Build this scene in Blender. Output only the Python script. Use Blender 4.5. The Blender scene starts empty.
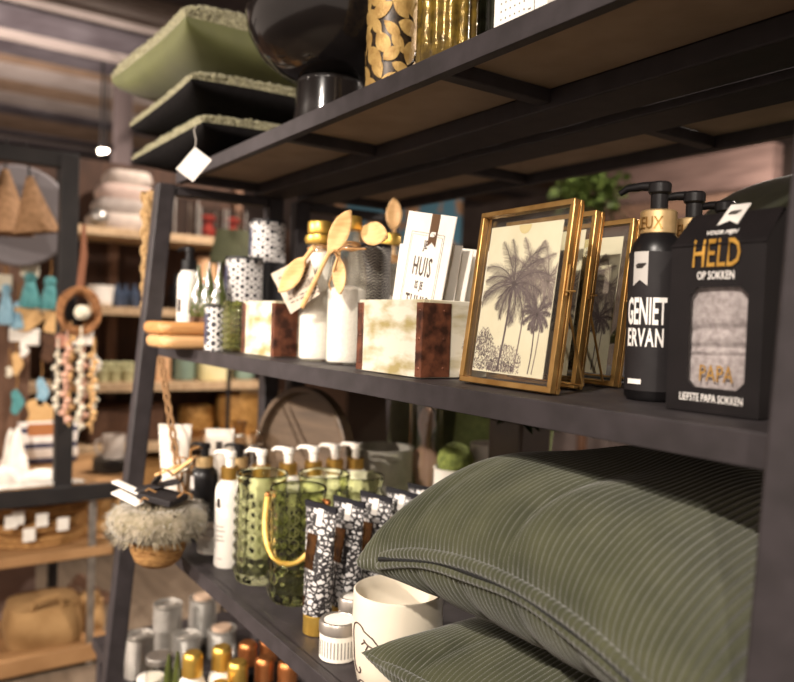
import bpy, bmesh, math, random
import numpy as np
from mathutils import Vector, Matrix, Euler
random.seed(7); rng = np.random.default_rng(7)
PI = math.pi; R = math.radians
sc = bpy.context.scene
col = sc.collection

# ------------------------------------------------------------------ camera
ZC = 1.30
FPX = 748.6
YAW, PITCH, ROLL = R(34.344), R(-1.4655), R(1.9758)
cf = np.array([-math.cos(YAW)*math.cos(PITCH), math.sin(YAW)*math.cos(PITCH), math.sin(PITCH)])
r0 = np.cross(cf, [0, 0, 1]); r0 /= np.linalg.norm(r0); u0 = np.cross(r0, cf)
cr = math.cos(ROLL)*r0 + math.sin(ROLL)*u0
cu = -math.sin(ROLL)*r0 + math.cos(ROLL)*u0
def ray(px, py): return cf + cr*(px-397)/FPX - cu*(py-341)/FPX
def on_y(px, py, Y):
    d = ray(px, py); p = d*(Y/d[1]); return p[0], p[1], p[2]+ZC
def on_x(px, py, X):
    d = ray(px, py); p = d*(X/d[0]); return p[0], p[1], p[2]+ZC
def on_z(px, py, Z):
    d = ray(px, py); p = d*((Z-ZC)/d[2]); return p[0], p[1], p[2]+ZC
cam = bpy.data.cameras.new('camera'); camo = bpy.data.objects.new('camera', cam); col.objects.link(camo)
cam.sensor_width = 36; cam.lens = FPX*36/794; cam.clip_start = .05
m = Matrix((tuple(cr), tuple(cu), tuple(-cf))).transposed().to_4x4()
m.translation = (0, 0, ZC); camo.matrix_world = m
cam.dof.use_dof = True; cam.dof.focus_distance = .87; cam.dof.aperture_fstop = 3.6
sc.camera = camo

# ------------------------------------------------------------------ materials
def lin(h):
    if isinstance(h, str):
        h = h.lstrip('#'); c = [int(h[i:i+2], 16)/255 for i in (0, 2, 4)]
        return tuple(x/12.92 if x <= .04045 else ((x+.055)/1.055)**2.4 for x in c) + (1,)
    return tuple(h) + (1,)
MATS = {}
def mat(name, c, rough=.5, metal=0., c2=None, scale=20., bump=0., bscale=None, stretch=None, trans=0., ior=1.45, emit=0., spec=None, fac=(.35, .65), coat=0., sheen=0.):
    """principled material whose colour wanders between c and c2 by object-space noise"""
    if name in MATS: return MATS[name]
    m = bpy.data.materials.new(name); m.use_nodes = True; nt = m.node_tree; N = nt.nodes; L = nt.links
    b = N['Principled BSDF']
    b.inputs['Base Color'].default_value = lin(c); b.inputs['Roughness'].default_value = rough
    b.inputs['Metallic'].default_value = metal; b.inputs['IOR'].default_value = ior
    b.inputs['Transmission Weight'].default_value = trans
    b.inputs['Coat Weight'].default_value = coat; b.inputs['Sheen Weight'].default_value = sheen
    if spec is not None: b.inputs['Specular IOR Level'].default_value = spec
    if emit: b.inputs['Emission Color'].default_value = lin(c); b.inputs['Emission Strength'].default_value = emit
    tc = N.new('ShaderNodeTexCoord'); src = tc.outputs['Object']
    if stretch:
        mp = N.new('ShaderNodeMapping'); mp.inputs['Scale'].default_value = stretch
        L.new(src, mp.inputs['Vector']); src = mp.outputs['Vector']
    if c2 is not None:
        no = N.new('ShaderNodeTexNoise'); no.inputs['Scale'].default_value = scale; no.inputs['Detail'].default_value = 5
        L.new(src, no.inputs['Vector'])
        rp = N.new('ShaderNodeValToRGB'); rp.color_ramp.elements[0].position = fac[0]; rp.color_ramp.elements[1].position = fac[1]
        rp.color_ramp.elements[0].color = lin(c); rp.color_ramp.elements[1].color = lin(c2)
        L.new(no.outputs['Fac'], rp.inputs['Fac']); L.new(rp.outputs['Color'], b.inputs['Base Color'])
    if bump:
        nb = N.new('ShaderNodeTexNoise'); nb.inputs['Scale'].default_value = bscale or scale; nb.inputs['Detail'].default_value = 4
        L.new(src, nb.inputs['Vector'])
        bp = N.new('ShaderNodeBump'); bp.inputs['Strength'].default_value = bump; bp.inputs['Distance'].default_value = .003
        L.new(nb.outputs['Fac'], bp.inputs['Height']); L.new(bp.outputs['Normal'], b.inputs['Normal'])
    MATS[name] = m; return m
def new_nodes(name):
    m = bpy.data.materials.new(name); m.use_nodes = True; MATS[name] = m
    return m, m.node_tree.nodes, m.node_tree.links
def mathn(N, L, op, a, b=None):
    n = N.new('ShaderNodeMath'); n.operation = op
    for i, v in enumerate((a, b)):
        if v is None: continue
        if isinstance(v, (int, float)): n.inputs[i].default_value = v
        else: L.new(v, n.inputs[i])
    return n.outputs[0]
def pane_mat(name, tint='#ffffff', k=1.0, body=None, mixin=.2, rough=.03):
    """thin pane: clear with a fresnel reflection"""
    m, N, L = new_nodes(name); N.remove(N['Principled BSDF'])
    t = N.new('ShaderNodeBsdfTransparent'); t.inputs['Color'].default_value = lin(tint)
    g = N.new('ShaderNodeBsdfGlossy'); g.inputs['Roughness'].default_value = rough
    f = N.new('ShaderNodeLayerWeight'); f.inputs['Blend'].default_value = .5
    mu = mathn(N, L, 'ADD', mathn(N, L, 'MULTIPLY', mathn(N, L, 'POWER', f.outputs['Facing'], 4.), .75*k), .035*k)
    x = N.new('ShaderNodeMixShader')
    if body:                                                           # a little body colour scattered inside thick tinted glass
        b1 = N.new('ShaderNodeBsdfTranslucent'); b1.inputs[0].default_value = lin(body); b2 = N.new('ShaderNodeBsdfDiffuse'); b2.inputs[0].default_value = lin(body)
        a1 = N.new('ShaderNodeMixShader'); L.new(b1.outputs[0], a1.inputs[1]); L.new(b2.outputs[0], a1.inputs[2])
        a2 = N.new('ShaderNodeMixShader'); a2.inputs[0].default_value = mixin; L.new(t.outputs[0], a2.inputs[1]); L.new(a1.outputs[0], a2.inputs[2]); t = a2
    L.new(mu, x.inputs[0]); L.new(t.outputs[0], x.inputs[1]); L.new(g.outputs[0], x.inputs[2])
    L.new(x.outputs[0], N['Material Output'].inputs['Surface']); return m
def uv_nodes(N, L):
    uv = N.new('ShaderNodeUVMap'); sp = N.new('ShaderNodeSeparateXYZ'); L.new(uv.outputs[0], sp.inputs[0]); return sp.outputs[0], sp.outputs[1]
def two_tone(name, fac_fn, ca, cb, rough=.4, sharp=(.45, .55), metal=0.):
    m, N, L = new_nodes(name); b = N['Principled BSDF']; b.inputs['Roughness'].default_value = rough; b.inputs['Metallic'].default_value = metal
    f = fac_fn(N, L)
    rp = N.new('ShaderNodeValToRGB'); e = rp.color_ramp.elements
    e[0].position, e[1].position = sharp; e[0].color = lin(ca); e[1].color = lin(cb)
    L.new(f, rp.inputs['Fac']); L.new(rp.outputs['Color'], b.inputs['Base Color']); return m
def star_fac(k):
    def fn(N, L):                                            # hexagonal lattice of star shaped cells, uv in metres
        u, v = uv_nodes(N, L); acc = None
        for a in (90, 210, 330):
            d = mathn(N, L, 'ADD', mathn(N, L, 'MULTIPLY', u, k*math.cos(R(a))), mathn(N, L, 'MULTIPLY', v, k*math.sin(R(a))))
            c = mathn(N, L, 'COSINE', d); acc = c if acc is None else mathn(N, L, 'ADD', acc, c)
        lo = mathn(N, L, 'MULTIPLY', mathn(N, L, 'ADD', acc, 1.5), .222)
        # darken the middle of each cell and the seams, keep petals light
        return mathn(N, L, 'SUBTRACT', 1.0, mathn(N, L, 'ABSOLUTE', mathn(N, L, 'SUBTRACT', mathn(N, L, 'MULTIPLY', lo, 3.1), .95)))
    return fn
def chevron_fac(N, L):
    u, v = uv_nodes(N, L); w = .021
    f = mathn(N, L, 'ABSOLUTE', mathn(N, L, 'SUBTRACT', mathn(N, L, 'FRACT', mathn(N, L, 'DIVIDE', u, w)), .5))
    t = mathn(N, L, 'ADD', mathn(N, L, 'DIVIDE', v, .0055), mathn(N, L, 'MULTIPLY', f, 2.8))
    return mathn(N, L, 'FRACT', t)
def crackle_fac(scale):
    def fn(N, L):
        uv = N.new('ShaderNodeUVMap'); vo = N.new('ShaderNodeTexVoronoi'); vo.feature = 'DISTANCE_TO_EDGE'; vo.inputs['Scale'].default_value = scale
        no = N.new('ShaderNodeTexNoise'); no.inputs['Scale'].default_value = scale*1.3
        mx = N.new('ShaderNodeMix'); mx.data_type = 'VECTOR'; mx.inputs[0].default_value = .012
        L.new(uv.outputs[0], no.inputs['Vector']); L.new(uv.outputs[0], mx.inputs[4]); L.new(no.outputs['Color'], mx.inputs[5])
        L.new(mx.outputs[1], vo.inputs['Vector'])
        n2 = N.new('ShaderNodeTexNoise'); n2.inputs['Scale'].default_value = scale*2.5; L.new(uv.outputs[0], n2.inputs['Vector'])
        return mathn(N, L, 'ADD', vo.outputs['Distance'], mathn(N, L, 'MULTIPLY', mathn(N, L, 'SUBTRACT', n2.outputs['Fac'], .5), .22))
    return fn
def stripe_fac(axis, period, duty=.5):
    def fn(N, L):
        tc = N.new('ShaderNodeTexCoord'); sp = N.new('ShaderNodeSeparateXYZ'); L.new(tc.outputs['Object'], sp.inputs[0])
        f = mathn(N, L, 'FRACT', mathn(N, L, 'DIVIDE', sp.outputs[axis], period))
        return mathn(N, L, 'ADD', mathn(N, L, 'SUBTRACT', f, duty), .5)
    return fn

# ------------------------------------------------------------------ mesh builder
class MB:
    def __init__(s): s.v = []; s.f = []; s.u = {}
    def add(s, vs, fs, uvs=None):
        b = len(s.v); s.v += [tuple(p) for p in vs]
        for i, f in enumerate(fs):
            if uvs: s.u[len(s.f)] = uvs[i]
            s.f.append(tuple(b+k for k in f))
        return s
    def box(s, x0, x1, y0, y1, z0, z1):
        return s.hexa([(x0, y0, z0), (x1, y0, z0), (x1, y1, z0), (x0, y1, z0), (x0, y0, z1), (x1, y0, z1), (x1, y1, z1), (x0, y1, z1)])
    def hexa(s, p):
        return s.add(p, [(3, 2, 1, 0), (4, 5, 6, 7), (0, 1, 5, 4), (1, 2, 6, 5), (2, 3, 7, 6), (3, 0, 4, 7)])
    def lathe(s, prof, n=32, c=(0, 0, 0), a0=0., a1=2*PI, sx=1., sy=1., wob=None):
        """profile of (radius, height); closed ends where the radius is 0; uv in metres"""
        full = abs(a1-a0-2*PI) < 1e-6; m = n if full else n+1
        vs = []; L = [0]
        for i, (r, z) in enumerate(prof):
            if i: L.append(L[-1]+math.hypot(r-prof[i-1][0], z-prof[i-1][1]))
            for j in range(m):
                a = a0+(a1-a0)*j/n; rr = r if wob is None else wob(r, z, a)
                vs.append((c[0]+rr*math.cos(a)*sx, c[1]+rr*math.sin(a)*sy, c[2]+z))
        fs = []; us = []; rm = max(p[0] for p in prof)
        for i in range(len(prof)-1):
            for j in range(n):
                k = (j+1) % m; q = (i*m+j, i*m+k, (i+1)*m+k, (i+1)*m+j)
                ua, ub = (a0+(a1-a0)*j/n)*rm, (a0+(a1-a0)*(j+1)/n)*rm
                fs.append(q); us.append(((ua, L[i]), (ub, L[i]), (ub, L[i+1]), (ua, L[i+1])))
        return s.add(vs, fs, us)
    def cyl(s, r, z0, z1, n=32, c=(0, 0, 0), bev=0., **k):
        b = min(bev, r*.9, (z1-z0)/2)
        p = [(0, z0), (r-b, z0), (r, z0+b), (r, z1-b), (r-b, z1), (0, z1)] if b else [(0, z0), (r, z0), (r, z1), (0, z1)]
        return s.lathe(p, n, c, **k)
    def tube(s, pts, rad, n=8, closed=False, cap=True):
        P = [Vector(p) for p in pts]; K = len(P); rs = rad if isinstance(rad, (list, tuple)) else [rad]*K
        vs = []; up = Vector((0, 0, 1)); prev = None
        for i in range(K):
            a = P[(i-1) % K] if (closed or i) else P[0]; b = P[(i+1) % K] if (closed or i < K-1) else P[-1]
            t = (b-a).normalized()
            if prev is None:
                x = t.cross(up)
                if x.length < .2: x = t.cross(Vector((1, 0, 0)))
            else: x = prev - t*prev.dot(t)
            x.normalize(); prev = x; y = t.cross(x)
            for j in range(n):
                w = 2*PI*j/n; vs.append(P[i]+(x*math.cos(w)+y*math.sin(w))*rs[i])
        fs = []; M = K if closed else K-1
        for i in range(M):
            for j in range(n):
                i2 = (i+1) % K; j2 = (j+1) % n; fs.append((i*n+j, i*n+j2, i2*n+j2, i2*n+j))
        if cap and not closed: fs += [tuple(range(n))[::-1], tuple((K-1)*n+j for j in range(n))]
        return s.add(vs, fs)
    def ball(s, c, rx, ry=None, rz=None, n=16, m=10):
        ry = ry or rx; rz = rz or rx
        p = [(math.sin(PI*i/m), -math.cos(PI*i/m)) for i in range(m+1)]
        vs = [(c[0]+rx*r*math.cos(2*PI*j/n), c[1]+ry*r*math.sin(2*PI*j/n), c[2]+rz*z) for r, z in p for j in range(n)]
        return s.add(vs, [(i*n+j, i*n+(j+1) % n, (i+1)*n+(j+1) % n, (i+1)*n+j) for i in range(m) for j in range(n)])
    def poly(s, pts, d):
        """flat outline pushed by vector d into a slab"""
        n = len(pts); d = Vector(d); q = [Vector(p) for p in pts]
        return s.add(q+[p+d for p in q], [tuple(range(n))[::-1], tuple(range(n, 2*n))]+[(i, (i+1) % n, n+(i+1) % n, n+i) for i in range(n)])
    def grid(s, fn, nu, nv, closed_u=False):
        vs = [fn(i/nu, j/nv) for j in range(nv+1) for i in range(nu if closed_u else nu+1)]
        w = nu if closed_u else nu+1
        fs = [(j*w+i, j*w+(i+1) % w if closed_u else j*w+i+1, (j+1)*w+((i+1) % w if closed_u else i+1), (j+1)*w+i) for j in range(nv) for i in range(nu)]
        us = [((i/nu, j/nv), ((i+1)/nu, j/nv), ((i+1)/nu, (j+1)/nv), (i/nu, (j+1)/nv)) for j in range(nv) for i in range(nu)]
        return s.add(vs, fs, us)
    def xf(s, M, k=0):
        s.v = s.v[:k]+[tuple(M @ Vector(p)) for p in s.v[k:]]; return s
    def map(s, fn): s.v = [fn(*p) for p in s.v]; return s
    def merge(s, o):
        return s.add(o.v, o.f)
def link(name, me, parent=None, loc=(0, 0, 0), rot=(0, 0, 0)):
    o = bpy.data.objects.new(name, me); col.objects.link(o); o.location = loc; o.rotation_euler = rot
    if parent is not None: o.parent = parent
    return o
def obj(name, mb, m, parent=None, loc=(0, 0, 0), rot=(0, 0, 0), bevel=0., smooth=40, seg=2, solid=0.):
    me = bpy.data.meshes.new(name); me.from_pydata(mb.v, [], mb.f); me.update()
    if mb.u:
        uv = me.uv_layers.new(name='UVMap')
        for i, p in enumerate(me.polygons):
            if i in mb.u:
                for k, li in enumerate(p.loop_indices): uv.data[li].uv = mb.u[i][k]
    bm = bmesh.new(); bm.from_mesh(me); bmesh.ops.remove_doubles(bm, verts=bm.verts, dist=1e-6)
    bmesh.ops.recalc_face_normals(bm, faces=bm.faces); bm.to_mesh(me); bm.free()
    if smooth:
        me.polygons.foreach_set('use_smooth', [True]*len(me.polygons)); me.set_sharp_from_angle(angle=R(smooth))
    me.materials.append(m)
    o = link(name, me, parent, loc, rot)
    if solid:
        q = o.modifiers.new('solid', 'SOLIDIFY'); q.thickness = solid; q.offset = 0
    if bevel:
        q = o.modifiers.new('bevel', 'BEVEL'); q.width = bevel; q.segments = seg; q.limit_method = 'ANGLE'; q.angle_limit = R(40)
    return o
def tag(o, label, cat, group=None, kind=None):
    o['label'] = label; o['category'] = cat
    if group: o['group'] = group
    if kind: o['kind'] = kind
    return o
def thing(name, label, cat, loc=(0, 0, 0), rz=0., group=None, rot=None):
    o = bpy.data.objects.new(name, None); col.objects.link(o); o.empty_display_size = .02
    o.location = loc; o.rotation_euler = rot or (0, 0, rz)
    return tag(o, label, cat, group)
def structure(name, mb, m, **k):
    o = obj(name, mb, m, **k); o['kind'] = 'structure'; return o
def dup(o, loc=None, rz=None, label=None, parent=None, scale=None):
    c = o.copy(); col.objects.link(c)
    if parent is not None: c.parent = parent; c.matrix_parent_inverse = o.matrix_parent_inverse
    if loc is not None: c.location = loc
    if rz is not None: c.rotation_euler = (0, 0, rz)
    if label: c['label'] = label
    if scale: c.scale = (scale,)*3 if isinstance(scale, (int, float)) else scale
    for ch in list(o.children): dup(ch, parent=c)
    return c
def text_mb(s, size, sx=1., align='CENTER', depth=.0004, res=2, spacing=1., bold=0.):
    """lettering in the xz plane facing -y, centred on x, baseline at z = 0"""
    cu_ = bpy.data.curves.new('t', 'FONT'); cu_.body = s; cu_.size = size; cu_.align_x = align; cu_.extrude = depth/2; cu_.resolution_u = res
    cu_.space_character = spacing; cu_.offset = bold
    o = bpy.data.objects.new('t', cu_); col.objects.link(o); dg = bpy.context.evaluated_depsgraph_get()
    me = bpy.data.meshes.new_from_object(o.evaluated_get(dg)); mb = MB()
    mb.add([(v.co.x*sx, -v.co.z, v.co.y) for v in me.vertices], [tuple(p.vertices) for p in me.polygons])
    bpy.data.objects.remove(o); bpy.data.curves.remove(cu_); bpy.data.meshes.remove(me); return mb
def bend(mb, r, a=0.):
    """wrap an xz-plane sheet (front = -y) around a vertical axis; a = facing angle, 0 = -y, + turns to +x"""
    def f(x, y, z):
        t = x/r + a; q = r - y; return (q*math.sin(t), -q*math.cos(t), z)
    return mb.map(f)
def sheet(x0, x1, z0, z1, nx=12, y=0., cut=None):
    mb = MB()
    mb.grid(lambda u, v: (x0+(x1-x0)*u, y, z0+(z1-z0)*v), nx, 2); return mb
def shift(mb, x=0, y=0, z=0): return mb.map(lambda a, b, c: (a+x, b+y, c+z))
def ribbon_mb(w, h, notch, y=0., n=6):
    """banner with a swallow-tail notch, top edge at z = h"""
    mb = MB()
    mb.grid(lambda u, v: (w*(u-.5), y, v*h + (1-v)*notch*(1-abs(2*u-1))), n, 2); return mb

# ------------------------------------------------------------------ palette
M_rack = mat('black_steel', '#363133', .55, .0, '#2c2829', 30, .05, 120, spec=.4)
M_under = mat('bare_fibreboard', '#a08d79', .8, 0, '#907e6b', 12)
M_gold = mat('brass', '#cda669', .36, .9, '#a98048', 25)
M_goldcap = mat('gold_cap', '#d8b45c', .38, .85, '#c39c48', 30)
M_copper = mat('copper_cap', '#b9794a', .4, .85, '#a06439', 30)
M_collar = mat('pale_gold', '#d3b584', .42, .75, '#c3a472', 60)
M_black = mat('black_plastic', '#111011', .34, 0, '#171516', 40, spec=.35)
M_blackmat = mat('black_matte', '#242122', .6, 0, '#282526', 60, spec=.25)
M_white = mat('white_plastic', '#ece6dd', .4, 0, '#e4ddd2', 20)
M_paper = mat('white_paper', '#eee9e0', .7, 0, '#e6e0d5', 30)
M_cream = mat('cream_paper', '#dcd5c2', .75, 0, '#d0c8b1', 14)
M_print = mat('grey_print', '#3a3431', .8)
M_whiteprint = mat('white_print', '#efeae4', .6)
M_twine = mat('jute_twine', '#a87d4c', .9, 0, '#8c6438', 300, .4, 600)
M_woodl = mat('light_wood', '#d8b27c', .55, 0, '#c99d66', 8, .06, 60, stretch=(4, 4, 30))
M_wood = mat('oak_wood', '#c08f58', .5, 0, '#a97442', 7, .06, 50, stretch=(14, 2, 14))
M_darkwood = mat('dark_wood', '#5c3d28', .65, 0, '#3f2819', 6, .08, 40, stretch=(1.5, 12, 12))
M_rust = mat('rusty_iron', '#7c4c37', .45, .5, '#3d251d', 45, .15, 90, fac=(.4, .62))
M_crate = mat('limewashed_board', '#c9c3b2', .7, 0, '#948657', 11, .08, 70, stretch=(1.6, 1, 3.6), fac=(.45, .66))
M_salt = mat('white_salt', '#f4f1ee', .9, 0, '#e4e0dc', 300, .6, 500)
M_pane = pane_mat('frame_glass', '#fdfdfa', .7)
M_clear = pane_mat('clear_glass', '#fbfbf6', 1.2)
M_tin = mat('tin_metal', '#c4bfb8', .35, .85, '#a29d96', 30)
M_zinc = mat('zinc_metal', '#a3a297', .55, .35, '#828176', 22, .05, 40)
M_wicker = mat('wicker', '#b98e56', .8, 0, '#7d5429', 60, .6, 120, stretch=(1, 1, 4))
M_goldtext = mat('gold_foil', '#c89a48', .45, .5, '#b18335', 60)

# ------------------------------------------------------------------ setting
M_floor = mat('floor_planks', '#80705f', .6, 0, '#6b5c4d', 3, stretch=(1, 8, 1))
M_ceil = mat('ceiling_deck', '#8a807b', .9, 0, '#7b716c', 2)
M_wall = mat('wall_plaster', '#74655d', .9, 0, '#5e514a', 2)
structure('floor', MB().box(-13, 3.5, -3.5, 9, -.1, 0), M_floor)
structure('ceiling', MB().box(-13, 3.5, -3.5, 9, 3.6, 3.7), M_ceil)
structure('wall_left', MB().box(-13.1, -13, -3.5, 9, 0, 3.6), M_wall)
structure('wall_back', MB().box(-13, 3.5, 9, 9.1, 0, 3.6), M_wall)
M_beamd = mat('ceiling_steel', '#575052', .7, 0, '#40383a', 3)
M_beamw = mat('ceiling_timber', '#8d745e', .75, 0, '#79624e', 4)
M_beaml = mat('ceiling_batten', '#a3968d', .8, 0, '#8f8279', 3)
nb = 1
bands = ((-60, -30, 0), (-14, -2, 2), (5, 13, 2), (14, 38, 0), (38.5, 51, 2), (51.5, 63, 0), (63.5, 73, 1), (73.5, 89, 2), (89.5, 101, 1), (101.5, 113, 2), (113.5, 121, 0), (121.5, 137, 1), (137.5, 142, 0), (142.5, 146, 2), (146.5, 152, 0))
for ya, yb, kd in bands:
    xa, xb = on_z(60, ya, 3.5)[0], max(-12.9, on_z(60, yb, 3.5)[0])
    if xa < -12.8: continue
    structure('trim_%d' % nb, MB().box(xb, xa, -3.4, 8.9, 3.5-.02*(kd == 0), 3.6), (M_beamd, M_beamw, M_beaml)[kd]); nb += 1

# ------------------------------------------------------------------ the black ladder rack (two back-to-back units)
TOP, MID, LOW, BOT = 1.63, 1.23, .825, .42
XL, XR, YB = -1.74, -.27, .83
def yfront(z): return .521+.081*(z-MID)
def rack(name, label, ym=None):
    Y = (lambda y: y) if ym is None else (lambda y: 2*ym-y)
    t = thing(name, label, 'shelf', (XL, Y(YB), 0), group='black ladder racks standing back to back')
    off = Vector((-XL, -Y(YB), 0))
    def put(n, mb, bev=.0025):
        mb.map(lambda a, b, c: (a+off.x, Y(b)+off.y, c)); return obj(n, mb, M_rack, t, bevel=bev)
    for z in (TOP, MID, LOW, BOT):
        f = yfront(z); mb = MB()
        mb.box(XL, XR, f+.012, YB, z-.004, z-.0006)                  # sheet
        put('shelf_board', mb, 0)
        if z < 1.7:
            mb = MB(); mb.box(XL+.001, XR-.001, f+.0142, .7448, z-.0046, z-.0041); mb.map(lambda a, b, c: (a+off.x, Y(b)+off.y, c)); o = obj('under_panel', mb, M_under, t); o['label'] = 'bare brown underside board'
        mb = MB(); mb.box(XL, XR, f-.002, f+.014, z-.027, z-.0006); put('front_lip', mb, .0008)
        mb = MB(); mb.box(XL, XR, .745, YB, z-.032, z-.0045); put('rear_beam', mb)
        for x in (XL+.02, -1.19, -.75, XR-.02):
            mb = MB(); mb.box(x-.011, x+.011, f+.0145, .7445, z-.024, z-.0048); put('cross_bar', mb, .0015)
    for x in (XL-.04, XR):
        mb = MB(); g = lambda z: .483+.081*(z-MID)
        mb.hexa([(x, g(0), 0), (x+.04, g(0), 0), (x+.04, g(0)+.04, 0), (x, g(0)+.04, 0),
                 (x, g(1.602), 1.602), (x+.04, g(1.602), 1.602), (x+.04, g(1.602)+.04, 1.602), (x, g(1.602)+.04, 1.602)])
        put('leg', mb, .003)
        mb = MB(); mb.box(x, x+.04, YB-.04, YB-.001, 0, 1.6); put('leg', mb, .003)
        for z in (TOP-.03, MID-.005, LOW-.005, BOT-.005):
            mb = MB(); mb.box(x+.004, x+.036, g(z)+.042, YB-.042, z-.022, z); put('side_rail', mb)
    return t
rack('ladder_rack', 'black steel ladder rack in front carrying frames, crates and cushions')
rack('ladder_rack', 'black steel rack set back to back behind the front one', ym=.8475)

# ------------------------------------------------------------------ pump bottles
def pump_bottle(label, body_m, pump_m, loc, rz, r=.027, h=.22, group=None, collar=M_collar, cat='bottle', marks=None, spout=0., name='pump_bottle', sh=.155):
    """rz turns the label, spout turns the pump"""
    t = thing(name, label, cat, loc, 0, group); k = h/.22
    b = obj('bottle_body', MB().lathe([(0, 0), (r-.003, 0), (r, .004), (r, sh*k-.012), (r*.97, sh*k-.004), (r*.86, sh*k+.004), (r*.68, (sh+.010)*k), (r*.62, (sh+.013)*k), (0, (sh+.013)*k)], 40), body_m, t)
    c = obj('collar', MB().cyl(.0178, (sh+.0115)*k, (sh+.036)*k, 32, bev=.0015), collar, t)
    mb = MB().cyl(.0085, (sh+.034)*k, (sh+.0520)*k, 20); mb.cyl(.0112, (sh+.0525)*k, h, 24, bev=.002)
    d = Vector((math.cos(spout), math.sin(spout), 0)); z = h-.004
    pts = [Vector((0, 0, z)), d*.018+Vector((0, 0, z+.001)), d*.033+Vector((0, 0, z)), d*.041+Vector((0, 0, z-.005))]
    mb.tube(pts, [.0055, .0046, .0038, .0030], 10)
    obj('pump_head', mb, pump_m, t)
    if marks: marks(t, r, rz)
    return t
def geniet_marks(t, r, a):
    lab = bend(sheet(-.040, .040, .010, .148, 30, -.0003), r, a); obj('wrap_label', lab, M_blackmat, t)
    rb = bend(shift(ribbon_mb(.016, .034, .006, -.0008), -.006, 0, .114), r, a); p = obj('pale_banner', rb, mat('banner_grey', '#b9b4ae', .6), t)
    em = MB(); 
    for k in range(5):
        em.tube([(-.006+.0046*math.cos(q)+.0004*k, -.0014, .134+.0022*math.sin(q+k*.5)) for q in np.linspace(0, 5.5, 10)], .00035, 4)
    obj('emblem', bend(em, r, a), M_print, p)
    l1 = shift(text_mb('GENIET', .037, .335, bold=.0008), 0, -.0007, .0765); l2 = shift(text_mb('ERVAN', .025, .46, spacing=1.12, bold=.0005), 0, -.0007, .0545)
    obj('lettering', bend(l1.merge(l2), r, a), M_whiteprint, t)
    obj('size_mark', bend(sheet(-.0165, -.0005, .0165, .0215, 8, -.0008), r, a), M_whiteprint, t)
    if t.get('collar_text'):
        tx = shift(text_mb('LEUX', .0175, .72, bold=.0002), 0, -.0004, .1715); obj('collar_lettering', bend(tx, .0178, a-.25), mat('engraved_gold', '#8d6d3d', .4, .9), t)
PG = 'black GENIET ERVAN pump bottles beside the sock box'
x, y, z = -.481, .644, MID
M_label = None
def gen(t, r, a):
    t['collar_text'] = 1; geniet_marks(t, r, a); del t['collar_text']
pump_bottle('black pump bottle lettered GENIET ERVAN, fully seen beside the sock box', M_black, M_black, (x, y, z), R(16), .027, .220, PG, M_collar, marks=gen, spout=R(200))
pump_bottle('second black pump bottle with gold collar, partly behind the sock box', M_black, M_black, (-.489, .714, z), R(16), .027, .220, PG, M_collar, marks=gen, spout=R(200))
pump_bottle('third black pump bottle, only its pump showing above the sock box', M_black, M_black, (-.497, .784, z), R(24), .027, .219, PG, M_collar, marks=gen, spout=R(190))

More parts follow.
